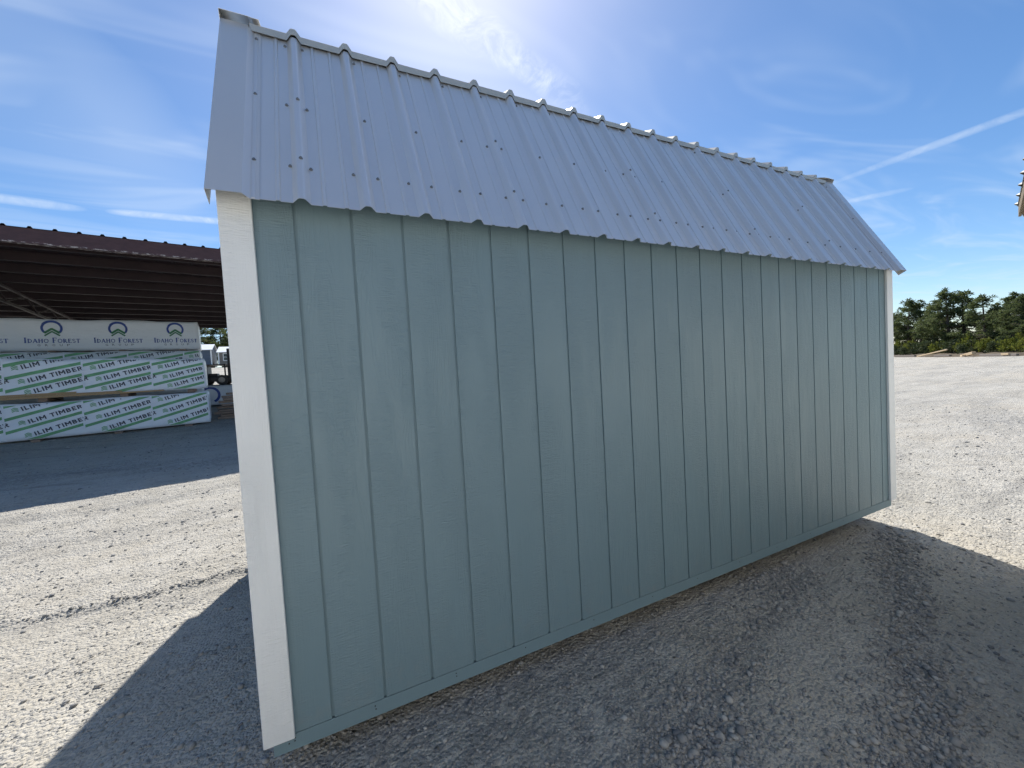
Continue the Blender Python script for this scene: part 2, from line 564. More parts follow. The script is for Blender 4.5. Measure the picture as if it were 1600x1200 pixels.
def pebbles(n_fan, n_track, n_big):
    bv, bf = ico()
    var = []
    for k in range(8):
        r = np.random.default_rng(50 + k)
        s = np.array([1.0, r.uniform(0.6, 0.95), r.uniform(0.4, 0.75)])
        pv = bv * (1 + r.uniform(-0.28, 0.22, (len(bv), 1))) * s
        var.append(pv)
    X, Y, R = [], [], []
    rr = 1.3 * (13.0 / 1.3) ** RNG.random(n_fan) ** 0.95
    az = np.radians(RNG.uniform(-40, 92, n_fan))
    X.append(CAM.x + rr * np.sin(az))
    Y.append(CAM.y + rr * np.cos(az))
    R.append(np.clip(np.exp(RNG.normal(math.log(0.0040), 0.55, n_fan)), 0.002, 0.022))
    for tr, wd, frac in ((TRACK_A, 0.04, 0.16), (TRACK_B, 0.085, 0.50), (TRACK_C, 0.12, 0.34)):
        k = int(n_track * frac)
        P = np.array(tr)
        L = np.hypot(*(P[1:] - P[:-1]).T)
        sidx = RNG.choice(len(L), k, p=L / L.sum())
        t = RNG.random(k)[:, None]
        q = P[sidx] * (1 - t) + P[sidx + 1] * t
        X.append(q[:, 0] + RNG.normal(0, wd, k))
        Y.append(q[:, 1] + RNG.normal(0, wd, k))
        R.append(np.clip(np.exp(RNG.normal(math.log(0.0075), 0.45, k)), 0.003, 0.026))
    # larger stones lying about singly
    rr = np.sqrt(RNG.uniform(2.0 ** 2, 15.0 ** 2, n_big))
    az = np.radians(RNG.uniform(-40, 92, n_big))
    X.append(CAM.x + rr * np.sin(az))
    Y.append(CAM.y + rr * np.cos(az))
    R.append(np.clip(np.exp(RNG.normal(math.log(0.0105), 0.40, n_big)), 0.006, 0.026))
    X, Y, R = np.concatenate(X), np.concatenate(Y), np.concatenate(R)
    keep = (vnoise(X, Y, 0.5, 31) + 0.5 > RNG.random(len(X)) * 0.9 - 0.15)
    keep &= ~((X > 0.0) & (X < 4.8) & (Y > 0.45) & (Y < 3.0))
    X, Y, R = X[keep], Y[keep], R[keep]
    Z = ground_height(X, Y) + R * 0.22
    n = len(X)
    V = np.empty((n, len(bv), 3))
    kind = RNG.integers(0, 8, n)
    ang = RNG.uniform(0, 6.283, n)
    til = RNG.uniform(-0.5, 0.5, n)
    for k in range(8):
        s = kind == k
        p = var[k][None] * R[s][:, None, None]
        ct, st = np.cos(til[s])[:, None], np.sin(til[s])[:, None]
        y1, z1 = p[..., 1] * ct - p[..., 2] * st, p[..., 1] * st + p[..., 2] * ct
        ca, sa = np.cos(ang[s])[:, None], np.sin(ang[s])[:, None]
        V[s] = np.stack([p[..., 0] * ca - y1 * sa + X[s][:, None], p[..., 0] * sa + y1 * ca + Y[s][:, None], z1 + Z[s][:, None]], -1)
    Fc = (bf[None] + (np.arange(n) * len(bv))[:, None, None]).reshape(-1, 3)
    m = bpy.data.meshes.new('gravel')
    m.vertices.add(n * len(bv))
    m.vertices.foreach_set('co', V.ravel())
    m.loops.add(Fc.size)
    m.loops.foreach_set('vertex_index', Fc.ravel().astype(np.int32))
    m.polygons.add(len(Fc))
    m.polygons.foreach_set('loop_start', np.arange(0, Fc.size, 3))
    m.update(calc_edges=True)
    m.materials.append(M['pebble'])
    return m


tag(obj('gravel', pebbles(50000, 9000, 10000)), 'loose grey stones scattered over the gravel yard', 'gravel', None, 'stuff')

# ------------------------------------------------------------------ the teal shed
SL, SDEP = 4.877, 3.048          # length along the long wall, depth
Z_SIDING, Z_SKIRT = 0.150, 0.083
shed = empty('shed', (2.42, 1.52, 0.0), 'teal board-sided shed with grey ribbed metal barn roof and white corner trim', 'shed')
SO = tuple(shed.location)
BRK = (0.435, 3.150)             # where the steep lower roof ends (y, z)
EAV = (-0.092, 2.175)
RIDGE = (1.524, 3.66)


def rel(x, y, z):
    return (x - SO[0], y - SO[1], z - SO[2])


def roofline(y):
    yy = y if y <= SDEP / 2 else SDEP - y
    if yy < 0.41:
        return 2.300 + yy * (3.08 - 2.300) / 0.41
    return 3.08 + (yy - 0.41) * (3.56 - 3.08) / (SDEP / 2 - 0.41)


GW = 0.0105                      # groove between the boards
front_wall = part('front_wall', MB().box(0.012, SL - 0.012, 0.0068, 0.03, Z_SIDING + 0.002, 2.30), M['teal_groove'], shed)
bmesh_board = MB().box(-0.1016 + GW / 2, 0.1016 - GW / 2, -0.0, 0.0068, 0, 2.145).mesh('board', M['teal'], bevel=0.0004)
for k in range(24):
    b = obj('board', bmesh_board, front_wall, rel(0.2032 * (k + 0.5), 0.0, Z_SIDING + random.uniform(-0.0008, 0.0008)))
back_wall = part('back_wall', MB().box(0.012, SL - 0.012, SDEP - 0.03, SDEP - 0.0068, Z_SIDING + 0.004, 2.30), M['teal_groove'], shed)
for k in range(24):
    obj('board', bmesh_board, back_wall, rel(0.2032 * (k + 0.5), SDEP, Z_SIDING), (0, 0, math.pi))
for sgn, xf in ((-1, 0.0), (1, SL)):
    ys = [0.035 + i * (SDEP - 0.07) / 24 for i in range(25)]
    poly = [(0.035, Z_SIDING + 0.004), (SDEP - 0.035, Z_SIDING + 0.004)] + [(y, roofline(y) - 0.01) for y in reversed(ys)]
    ew = part('end_wall', MB().prism(poly, 'x', xf - sgn * 0.0065, xf - sgn * 0.0115), M['teal_groove'], shed)
    for i in range(15):
        y0, y1 = 0.2032 * i + GW / 2, 0.2032 * (i + 1) - GW / 2
        if i == 0:
            y0 = 0.002
        if i == 14:
            y1 = SDEP - 0.002
        ym = [y0, y1]
        if y0 < SDEP / 2 < y1:
            ym = [y0, SDEP / 2, y1]
        poly = [(y0, Z_SIDING), (y1, Z_SIDING)] + [(y, roofline(y)) for y in reversed(ym)]
        mbx = MB().prism(poly, 'x', xf, xf - sgn * 0.0065)
        c = ((y0 + y1) / 2)
        me_ = mbx.mesh('board', M['teal'], (xf, c, Z_SIDING))
        obj('board', me_, ew, rel(xf, c, Z_SIDING))

# skirt (rim) boards under the siding, floor and skids
sk = part('skirt_board', MB().box(-0.008, 4.826, 0.0012, 0.05, Z_SKIRT, Z_SIDING - 0.0045), M['teal_groove'], shed, bevel=0.0012)
part('skirt_board', MB().box(-0.008, 4.826, SDEP - 0.05, SDEP - 0.0105, Z_SKIRT, Z_SIDING - 0.001), M['teal_groove'], shed, bevel=0.002)
part('skirt_board', MB().box(-0.008, 0.03, 0.0512, SDEP - 0.0512, Z_SKIRT, Z_SIDING - 0.001), M['teal_groove'], shed)
part('skirt_board', MB().box(4.788, 4.826, 0.0512, SDEP - 0.0512, Z_SKIRT, Z_SIDING - 0.001), M['teal_groove'], shed)
part('floor', MB().box(0.032, 4.786, 0.053, SDEP - 0.053, Z_SKIRT + 0.004, Z_SIDING - 0.004), M['skid'], shed)
for y0 in (0.42, 1.40, 2.45):
    part('skid', MB().box(0.25, 4.55, y0, y0 + 0.14, -0.10, Z_SKIRT + 0.003), M['skid'], shed, bevel=0.006)
nail_me = MB().tube([(0, 0.002, 0), (0, -0.0012, 0)], [0.0032, 0.0028], 8).mesh('nail', M['nail'])
NX = [0.045, 0.065, 0.365, 0.72, 1.08, 1.50, 1.93, 2.31, 2.72, 3.13, 3.55, 4.02, 4.45]
for i, x in enumerate(NX):
    for zz in ((0.118, 0.131) if i < 4 else (0.124,)):
        obj('nail', nail_me, sk, rel(x + random.uniform(-.002, .002), 0.0012, zz + random.uniform(-.003, .003)))

# white corner boards
for x0, x1, nm in ((-0.0375, 0.067, 'l'), (4.770, 4.8705, 'r')):
    for face in (0, 1):
        y0, y1 = (-0.0195, -0.0008) if face == 0 else (SDEP + 0.0008, SDEP + 0.0195)
        z0 = 0.1435
        mbx = MB().box(x0, x1, y0, y1, z0, 2.235)
        c = ((x0 + x1) / 2, (y0 + y1) / 2, z0)
        obj('corner_trim', mbx.mesh('corner_trim', M['white_trim'], c, bevel=0.002), shed, rel(*c))
        # the board round the corner, on the end wall
        xe0, xe1 = (-0.0205, -0.0015) if nm == 'l' else (SL + 0.0015, SL + 0.0205)
        if nm == 'r':
            xe0, xe1 = SL + 0.0008, SL + 0.019
        ya, yb = (0.0005, 0.09) if face == 0 else (SDEP - 0.09, SDEP - 0.0005)
        mbx = MB().box(xe0, xe1, ya, yb, 0.153, 2.29)
        c = ((xe0 + xe1) / 2, (ya + yb) / 2, 0.153)
        obj('corner_trim', mbx.mesh('corner_trim', M['white_trim'], c, bevel=0.002), shed, rel(*c))

# ribbed roof
RIB0, RIBS = 0.237, 0.2286
RIBX = [RIB0 + RIBS * k for k in range(20)]


def rib_profile(x0, x1, minor=True):
    pts = [(x0, 0.0)]
    for k in range(-1, 21):
        c = RIB0 + RIBS * k
        pts += [(c - 0.030, 0.0), (c - 0.0125, 0.0205), (c - 0.007, 0.0235), (c + 0.007, 0.0235), (c + 0.0125, 0.0205), (c + 0.030, 0.0)]
        if minor:
            for q in (0.333, 0.667):
                d = c + RIBS * q
                pts += [(d - 0.0085, 0.0), (d - 0.005, 0.0042), (d + 0.005, 0.0042), (d + 0.0085, 0.0)]
    pts = [pts[0]] + [p for p in pts[1:] if x0 + 0.002 < p[0] < x1 - 0.002] + [(x1, 0.0)]
    return pts


def slope_map(P, T):
    """returns f(s) -> function of (x,h): a point s metres up the slope from P towards T."""
    d = Vector((T[0] - P[0], T[1] - P[1]))
    L = d.length
    d /= L
    n = Vector((-d.y, d.x))

    def at(s, x, h):
        return (x, P[0] + d.x * s + n.x * h, P[1] + d.y * s + n.y * h)
    return at, L, d, n


def mirror_y(p):
    return (p[0], SDEP - p[1], p[2])


low, LL, ld, ln = slope_map(EAV, BRK)
UP0 = (0.418, 3.1745)
upp, UL, ud, un = slope_map(UP0, RIDGE)
screw_me = MB().tube([(0, 0, -0.002), (0, 0, 0.0016), (0, 0, 0.0018), (0, 0, 0.0062)], [0.0078, 0.0074, 0.0050, 0.0046], 6).mesh('screw', M['screw'])
screw_pale = screw_me.copy()
screw_pale.materials.clear()
screw_pale.materials.append(M['screw_pale'])
LROT = Vector((0, ln.x, ln.y)).to_track_quat('Z', 'X').to_euler()
bounds = [0.058] + [RIB0 + 0.9144 * k - 0.0285 for k in range(1, 5)] + [4.762]
for side in (0, 1):
    fm = (lambda p: p) if side == 0 else mirror_y
    for i in range(5):
        x0, x1 = bounds[i], bounds[i + 1] - 0.0004
        pr = rib_profile(x0, x1)
        p = part('roof_panel', MB().sheet(pr, lambda x, h: fm(low(0, x, h)), lambda x, h: fm(low(LL, x, h)), 0.0016), M['roof'], shed)
        if side == 0:
            for k, c in enumerate(RIBX):
                if not (x0 <= c < x1):
                    continue
                lap = k % 4 == 0
                spots = [(c + 0.056, 0.203), (c - 0.041, 0.202), (c + 0.044, 0.587), (c + 0.034, 1.060)]
                if k == 0:
                    spots[0] = (c + 0.036, 0.196)
                    spots[1] = (c - 0.033, 0.197)
                    spots[2] = (c + 0.036, 0.583)
                if lap:
                    spots += [(c - 0.043, 0.588)]
                    if k in (0, 12):
                        spots += [(c - 0.04, 1.056)]
                for sx, ss in spots:
                    if sx > 4.74:
                        continue
                    q_ = low(ss + random.uniform(-.004, .004), sx + random.uniform(-.004, .004), 0.0)
                    obj('screw', screw_me, p, rel(*q_), LROT)
                if lap:
                    for ss in (0.225, 0.61):
                        q_ = low(ss, c + 0.004, 0.0235)
                        obj('screw', screw_me, p, rel(*q_), LROT)
    for i in range(5):
        x0, x1 = bounds[i], bounds[i + 1] - 0.0004
        part('roof_panel', MB().sheet(rib_profile(x0, x1, False), lambda x, h: fm(upp(0, x, h)), lambda x, h: fm(upp(UL, x, h)), 0.0016), M['cap'], shed)
    # turned-down edge of the upper sheets along the break
    pr = rib_profile(0.060, 4.760, False)
    n = len(pr)
    wob = [0.0022 * math.sin(x * 31) + 0.0016 * math.sin(x * 83 + 1) for x, h in pr]
    vs = []
    for (x, h), wb in zip(pr, wob):
        a = upp(-0.002, x, h - 0.0018)
        vs += [fm(a), fm((a[0], a[1] + 0.003, a[2] - 0.027 + wb)), fm((a[0], a[1] + 0.006, a[2] - 0.027 + wb)), fm((a[0], a[1] + 0.0055, a[2]))]
    fs = []
    for k in range(n - 1):
        a, b = 4 * k, 4 * (k + 1)
        fs += [(a, b, b + 1, a + 1), (a + 1, b + 1, b + 2, a + 2), (a + 2, b + 2, b + 3, a + 3)]
    part('break_flashing', MB().add(vs, fs), M['cap'], shed)

    # rake trims: flat cover, sloped step, flange, and the leg down the gable
    for end in (0, 1):
        fx = (lambda x: x) if end == 0 else (lambda x: 4.820 - x)
        prof = [(-0.050, 0.0225), (0.054, 0.0225), (0.0745, 0.0030), (0.1035, 0.0024)]
        pr = [(fx(x), h) for x, h in prof]
        rk = part('rake_trim', MB().sheet(pr, lambda x, h: fm(low(-0.006, x, h)), lambda x, h: fm(low(LL + 0.004, x, h)), 0.0014), M['roof_trim'], shed)
        leg = [(fx(-0.0500), 0.0210), (fx(-0.0485), 0.0210), (fx(-0.0485), -0.040), (fx(-0.0500), -0.040)]
        mb2 = MB()
        a = [fm(low(-0.006, x, h)) for x, h in leg]
        b = [fm(low(LL - 0.02, x, h)) for x, h in leg]
        mb2.add(a + b, [(0, 1, 2, 3), (7, 6, 5, 4)] + [(i, (i + 1) % 4, (i + 1) % 4 + 4, i + 4) for i in range(4)])
        part('rake_leg', mb2, M['roof_trim'], shed, rk)
        if side == 0:
            for ss in (0.204, 0.621, 1.048):
                obj('screw', screw_me, rk, rel(*low(ss, fx(0.085), 0.0028)), LROT)
        prof = [(-0.052, 0.0225), (0.058, 0.0225), (0.074, 0.0205), (0.100, 0.0205)]
        pr = [(fx(x), h) for x, h in prof]
        rk2 = part('rake_trim', MB().sheet(pr, lambda x, h: fm(upp(-0.010, x, h)), lambda x, h: fm(upp(UL, x, h)), 0.0014), M['roof_trim'], shed)
        leg = [(fx(-0.0520), 0.0210), (fx(-0.0505), 0.0210), (fx(-0.0505), -0.030), (fx(-0.0520), -0.030)]
        mb2 = MB()
        a = [fm(upp(-0.010, x, h)) for x, h in leg]
        b = [fm(upp(UL, x, h)) for x, h in leg]
        mb2.add(a + b, [(0, 1, 2, 3), (7, 6, 5, 4)] + [(i, (i + 1) % 4, (i + 1) % 4 + 4, i + 4) for i in range(4)])
        part('rake_leg', mb2, M['roof_trim'], shed, rk2)
    # eave board behind the drip edge
    yy = [(0.002, 2.2375), (-0.035, 2.2375), (-0.035, 2.2600), (0.002, 2.325)]
    part('eave_board', MB().prism([(y if side == 0 else SDEP - y, z) for y, z in yy], 'x', -0.012, 4.835), M['teal_groove'], shed)
rc = [(RIDGE[0] - 0.16, RIDGE[1] - 0.035), (RIDGE[0], RIDGE[1] + 0.040), (RIDGE[0] + 0.16, RIDGE[1] - 0.035), (RIDGE[0] + 0.16, RIDGE[1] - 0.040), (RIDGE[0], RIDGE[1] + 0.032), (RIDGE[0] - 0.16, RIDGE[1] - 0.040)]
part('ridge_cap', MB().prism(rc, 'x', -0.055, 4.875), M['cap'], shed)

# ------------------------------------------------------------------ open barn
M['barn'] = simple('brown_barn_paint', (0.026, 0.013, 0.015), 0.6, 0.25, 3.0, bump=0.1)


def rusty_barn():
    m, t, b = new_mat('brown_eave_paint')
    co = t.n('ShaderNodeTexCoord').outputs['Object']
    nz = t.noise(t.scalevec(co, (3.0, 9.0, 9.0)), 1.6, 6.0, 0.7)
    flk = t.ramp(t.noise(t.scalevec(co, (9.0, 20.0, 20.0)), 1.0, 5.0, 0.7), 0.50, 0.58)
    sx = t.n('ShaderNodeSeparateXYZ', {0: co})
    low_ = t.ramp(sx.outputs[2], -0.262, -0.235, 1.0, 0.0)
    c = t.mix(t.ramp(nz, 0.3, 0.7), (0.060, 0.026, 0.028, 1), (0.088, 0.040, 0.042, 1))
    c = t.mix(t.math('MULTIPLY', flk, low_), c, (0.60, 0.52, 0.48, 1))
    setb(t, b, Base_Color=c, Roughness=0.6)
    return m


M['barn_eave'] = rusty_barn()
M['truss'] = simple('truss_steel', (0.035, 0.028, 0.027), 0.6, 0.2, 5)
BR = math.radians(11.43)
barn = empty('open_barn', (-4.72, 8.20, 0.0), 'open-sided dark brown metal barn with ribbed roof and rows of purlins', 'barn', None, BR)


def bw(lx, ly):
    return (-4.72 + lx * math.cos(BR) - ly * math.sin(BR), 8.20 + lx * math.sin(BR) + ly * math.cos(BR))


BX0, BX1, BDEP = -10.0, 9.0, 12.2


def bz(ly):
    return 4.538 - 0.0205 * ly


pr = [(BX0, 0.0)]
k = math.ceil(BX0 / 0.3048) + 1
while k * 0.3048 < BX1 - 0.1:
    c = k * 0.3048
    pr += [(c - 0.036, 0), (c - 0.017, 0.032), (c + 0.017, 0.032), (c + 0.036, 0)]
    k += 1
pr.append((BX1, 0.0))
obj('roof_sheet', MB().sheet(pr, lambda x, h: (x, -0.02, bz(0) + h), lambda x, h: (x, BDEP, bz(BDEP) + h), 0.003).mesh('roof_sheet', M['barn']), barn)
fascia = MB().box(BX0, BX1, 0.0, 0.05, -0.27, -0.004).box(BX0, BX1, 0.052, 0.12, -0.27, -0.255)
obj('eave_channel', fascia.mesh('eave_channel', M['barn_eave']), barn, (0, 0, bz(0)))
pm = MB().box(BX0, BX1, 0, 0.012, -0.205, -0.004).box(BX0, BX1, 0.0125, 0.07, -0.205, -0.195).box(BX0, BX1, -0.055, -0.0005, -0.016, -0.006).mesh('purlin', M['barn'])
for k in range(1, 12):
    ly = 0.42 + (k - 1) * 1.06 if k > 1 else 0.52
    ly = 0.55 + (k - 1) * 1.05
    obj('purlin', pm, barn, (0, ly, bz(ly)))
clip = MB().box(-0.02, 0.02, -0.02, -0.004, -0.04, -0.008).mesh('clip', M['truss'])
for lx in (-1.28, 6.2, -8.8):
    tr = MB().beam((lx, 0.2, 3.93), (lx, BDEP - 0.3, 3.80), 0.05, 0.06)
    t_ = obj('truss', tr.mesh('truss', M['truss']), barn)
    for i in range(6):
        y0 = 0.5 + i * 1.9
        a, b = (lx, y0, 3.93 - 0.0112 * y0), (lx, y0 + 1.1, bz(y0 + 1.1) - 0.225)
        obj('web', MB().beam(a, b, 0.03, 0.03).mesh('web', M['truss']), t_)
        obj('web', MB().beam((lx + 0.04, y0 + 1.1, bz(y0 + 1.1) - 0.225), (lx + 0.04, y0 + 1.85, 3.94 - 0.0112 * (y0 + 1.85)), 0.03, 0.03).mesh('web', M['barn']), t_)
    obj('top_chord', MB().beam((lx + 0.075, 0.2, bz(0.2) - 0.235), (lx + 0.075, BDEP - 0.3, bz(BDEP) - 0.235), 0.06, 0.05).mesh('top_chord', M['barn']), t_)
    for ly in (0.25, BDEP - 0.35):
        x_, y_ = bw(lx - 0.12, ly)
        z0 = gz(x_, y_) - 0.1
        obj('post', MB().box(lx - 0.2, lx - 0.04, ly - 0.08, ly + 0.08, z0, bz(ly) - 0.21).mesh('post', M['barn'], bevel=0.008), barn)

# ------------------------------------------------------------------ lettering
_font_cache = {}


def text_polys(s, size, bold=0.0, spacing=1.0, shear=0.0):
    key = (s, size, bold, spacing)
    if key not in _font_cache:
        cu = bpy.data.curves.new('t', 'FONT')
        cu.body, cu.size, cu.offset, cu.space_character = s, size, bold, spacing
        cu.resolution_u = 2
        o = bpy.data.objects.new('t', cu)
        COL.objects.link(o)
        bpy.context.view_layer.update()
        m = bpy.data.meshes.new_from_object(o.evaluated_get(bpy.context.evaluated_depsgraph_get()))
        vs = [tuple(v.co[:2]) for v in m.vertices]
        fs = [tuple(p.vertices) for p in m.polygons]
        bpy.data.objects.remove(o)
        bpy.data.curves.remove(cu)
        bpy.data.meshes.remove(m)
        x0 = min(v[0] for v in vs)
        _font_cache[key] = ([(v[0] - x0, v[1]) for v in vs], fs)
    return _font_cache[key]


def fit(polys, width, height):
    vs, fs = polys
    w_ = max(v[0] for v in vs) - min(v[0] for v in vs)
    h_ = max(v[1] for v in vs) - min(v[1] for v in vs)
    y0 = min(v[1] for v in vs)
    return [(v[0] * width / w_, (v[1] - y0) * height / h_) for v in vs], fs


def stroke(pts, t):
    """A polyline with thickness as separate quads."""
    vs, fs = [], []
    for (ax, ay), (bx, by) in zip(pts[:-1], pts[1:]):
        dx, dy = bx - ax, by - ay
        L = math.hypot(dx, dy) or 1
        nx_, ny_ = -dy / L * t / 2, dx / L * t / 2
        ex, ey = dx / L * t * 0.18, dy / L * t * 0.18
        o = len(vs)
        vs += [(ax - ex + nx_, ay - ey + ny_), (ax - ex - nx_, ay - ey - ny_), (bx + ex - nx_, by + ey - ny_), (bx + ex + nx_, by + ey + ny_)]
        fs.append((o, o + 1, o + 2, o + 3))
    return vs, fs


def arc(cx, cy, rx, ry, a0, a1, n=10):
    return [(cx + rx * math.cos(math.radians(a0 + (a1 - a0) * i / n)), cy + ry * math.sin(math.radians(a0 + (a1 - a0) * i / n))) for i in range(n + 1)]


K, TH = 0.20, 0.10       # thick and thin strokes of the serif face, cap height 1
GLY = {
    'I': (0.42, [([(0.21, 0), (0.21, 1)], K)], [(0.21, 0, .32), (0.21, 1, .32)]),
    'D': (0.86, [([(0.18, 0), (0.18, 1)], K), (arc(0.18, 0.5, 0.56, 0.46, -90, 90), 0.12)], [(0.13, 0, .26), (0.13, 1, .26)]),
    'A': (0.84, [([(0.08, 0), (0.40, 1)], TH), ([(0.40, 1), (0.74, 0)], K), ([(0.20, 0.35), (0.60, 0.35)], TH)], [(0.09, 0, .26), (0.74, 0, .30)]),
    'H': (0.94, [([(0.20, 0), (0.20, 1)], K), ([(0.74, 0), (0.74, 1)], K), ([(0.2, 0.52), (0.74, 0.52)], TH)], [(0.2, 0, .34), (0.2, 1, .34), (0.74, 0, .34), (0.74, 1, .34)]),
    'O': (0.92, [(arc(0.46, 0.5, 0.36, 0.46, 0, 360, 18), 0.13)], []),
    'F': (0.70, [([(0.18, 0), (0.18, 1)], K), ([(0.18, 0.96), (0.62, 0.96)], TH), ([(0.18, 0.52), (0.50, 0.52)], TH), ([(0.62, 1), (0.62, 0.78)], 0.06)], [(0.18, 0, .34)]),
    'R': (0.84, [([(0.18, 0), (0.18, 1)], K), (arc(0.22, 0.74, 0.36, 0.23, -90, 90, 8), 0.11), ([(0.34, 0.5), (0.72, 0)], K)], [(0.18, 0, .32), (0.13, 1, .2), (0.74, 0, .2)]),
    'E': (0.74, [([(0.18, 0), (0.18, 1)], K), ([(0.18, 0.96), (0.62, 0.96)], TH), ([(0.18, 0.52), (0.50, 0.52)], TH), ([(0.18, 0.04), (0.66, 0.04)], TH), ([(0.62, 1), (0.62, 0.8)], 0.06), ([(0.66, 0), (0.66, 0.22)], 0.06)], []),
    'S': (0.66, [(arc(0.33, 0.74, 0.22, 0.22, 30, 270, 9), 0.12), (arc(0.33, 0.27, 0.23, 0.23, -150, 90, 9), 0.12)], []),
    'T': (0.80, [([(0.40, 0), (0.40, 1)], K), ([(0.06, 0.96), (0.74, 0.96)], TH), ([(0.06, 1), (0.06, 0.78)], 0.06), ([(0.74, 1), (0.74, 0.78)], 0.06)], [(0.40, 0, .34)]),
}


SANS = {
    'I': (0.34, [[(0.17, 0), (0.17, 1)]]),
    'L': (0.68, [[(0.17, 0), (0.17, 1)], [(0.10, 0.1), (0.62, 0.1)]]),
    'M': (1.06, [[(0.16, 0), (0.16, 1)], [(0.90, 0), (0.90, 1)], [(0.20, 0.93), (0.53, 0.36)], [(0.53, 0.36), (0.86, 0.93)]]),
    'T': (0.80, [[(0.40, 0), (0.40, 1)], [(0.06, 0.9), (0.74, 0.9)]]),
    'B': (0.80, [[(0.17, 0), (0.17, 1)], [(0.17, 0.9), (0.50, 0.9), (0.62, 0.76), (0.50, 0.53), (0.17, 0.53)], [(0.50, 0.50), (0.66, 0.32), (0.54, 0.1), (0.17, 0.1)]]),
    'E': (0.72, [[(0.17, 0), (0.17, 1)], [(0.17, 0.9), (0.66, 0.9)], [(0.17, 0.5), (0.58, 0.5)], [(0.17, 0.1), (0.66, 0.1)]]),
    'R': (0.80, [[(0.17, 0), (0.17, 1)], [(0.17, 0.9), (0.52, 0.9), (0.64, 0.70), (0.52, 0.47), (0.17, 0.47)], [(0.42, 0.45), (0.68, 0.02)]]),
}


def bold_text(s):
    vs, fs, x = [], [], 0.0
    for ch in s:
        if ch == ' ':
            x += 0.45
            continue
        wd_, strokes = SANS[ch]
        for pts in strokes:
            v, f = stroke(pts, 0.20)
            o = len(vs)
            vs += [(x + a, b) for a, b in v]
            fs += [tuple(k + o for k in q_) for q_ in f]
        x += wd_ + 0.10
    return vs, fs


def serif_text(words, cap, small):
    vs, fs = [], []
    x = 0.0
    for wi, wd in enumerate(words):
        for i, ch in enumerate(wd):
            s = cap if i == 0 else small
            wd_, strokes, serifs = GLY[ch]
            for pts, t in strokes:
                v, f = stroke(pts, t)
                o = len(vs)
                vs += [(x + a * s, b * s) for a, b in v]
                fs += [tuple(k + o for k in q_) for q_ in f]
            for sx, sy, sw in serifs:
                yy = 0.0 if sy == 0 else 0.94
                o = len(vs)
                vs += [(x + (sx - sw / 2) * s, yy * s), (x + (sx + sw / 2) * s, yy * s), (x + (sx + sw / 2) * s, (yy + .06) * s), (x + (sx - sw / 2) * s, (yy + .06) * s)]
                fs.append((o, o + 1, o + 2, o + 3))
            x += (wd_ + 0.06) * s
        x += 0.42 * cap
    return vs, fs, x - 0.42 * cap


def print_mesh(name, items, mat, rect, eps, warp=None, depth_step=0.0):
    """Flat print on a pack's front: items are (verts2d, faces) in (u, w); clipped to rect, laid on y = -eps."""
    bm = bmesh.new()
    u0, u1, w0, w1 = rect
    for it, (vs, fs) in enumerate(items):
        bvs = [bm.verts.new((u, -eps - depth_step * it, w_)) for u, w_ in vs]
        for f in fs:
            try:
                bm.faces.new([bvs[i] for i in f])
            except ValueError:
                pass
    for co, no in (((u0, 0, 0), (-1, 0, 0)), ((u1, 0, 0), (1, 0, 0)), ((0, 0, w0), (0, 0, -1)), ((0, 0, w1), (0, 0, 1))):
        bmesh.ops.bisect_plane(bm, geom=bm.verts[:] + bm.edges[:] + bm.faces[:], plane_co=co, plane_no=no, clear_outer=True)
    if not bm.faces:
        bm.free()
        return None
    for f in bm.faces:
        f.normal_update()
        if f.normal.y > 0:
            f.normal_flip()
    if warp:
        for v in bm.verts:
            v.co = warp(v.co)
    m = bpy.data.meshes.new(name)
    bm.to_mesh(m)
    bm.free()
    m.materials.append(mat)
    return m


def xf(polys, ang, du, dw):
    vs, fs = polys
    c, s = math.cos(ang), math.sin(ang)
    return [(x * c - y * s + du, x * s + y * c + dw) for x, y in vs], fs


# ------------------------------------------------------------------ lumber packs
def wrap_mat(name, col):
    m, t, b = new_mat(name)
    co = t.n('ShaderNodeTexCoord').outputs['Object']
    cre = t.noise(t.scalevec(co, (1.2, 3.0, 4.0)), 2.2, 6.0, 0.65, 1.2)
    dirt = t.ramp(t.noise(t.scalevec(co, (1.0, 1.0, 3.0)), 3.0, 6.0, 0.7), 0.52, 0.8)
    c = t.mix(t.math('MULTIPLY', dirt, 0.35), col + (1,), tuple(x * 0.62 for x in col) + (1,))
    bn = t.n('ShaderNodeBump', {'Height': cre, 'Strength': 0.5, 'Distance': 0.03})
    setb(t, b, Base_Color=c, Roughness=0.38, Normal=bn.outputs[0])
    return m


M['wrap'] = wrap_mat('white_wrap', (0.82, 0.84, 0.87))
M['wrap_dull'] = wrap_mat('dull_white_wrap', (0.76, 0.775, 0.79))
M['navy'] = simple('navy_print', (0.032, 0.042, 0.062), 0.45, 0.2, 6)
M['green'] = simple('green_print', (0.13, 0.36, 0.16), 0.42, 0.15, 5)
M['ifgblue'] = simple('blue_print', (0.022, 0.060, 0.27), 0.45, 0.15, 5)
M['ifggreen'] = simple('dark_green_print', (0.035, 0.17, 0.07), 0.45, 0.15, 5)
M['ifggrey'] = simple('grey_print', (0.16, 0.17, 0.19), 0.45, 0.15, 5)


def lumber_mat(name, a, b_):
    m, t, b = new_mat(name)
    co = t.n('ShaderNodeTexCoord').outputs['Object']
    r = t.n('ShaderNodeObjectInfo').outputs['Random']
    g = t.noise(t.scalevec(co, (3.0, 40.0, 40.0)), 1.0, 4.0, 0.6)
    f = t.math('ADD', t.math('MULTIPLY', g, 0.6), t.math('MULTIPLY', r, 0.4))
    setb(t, b, Base_Color=t.mix(f, a + (1,), b_ + (1,)), Roughness=0.8)
    return m


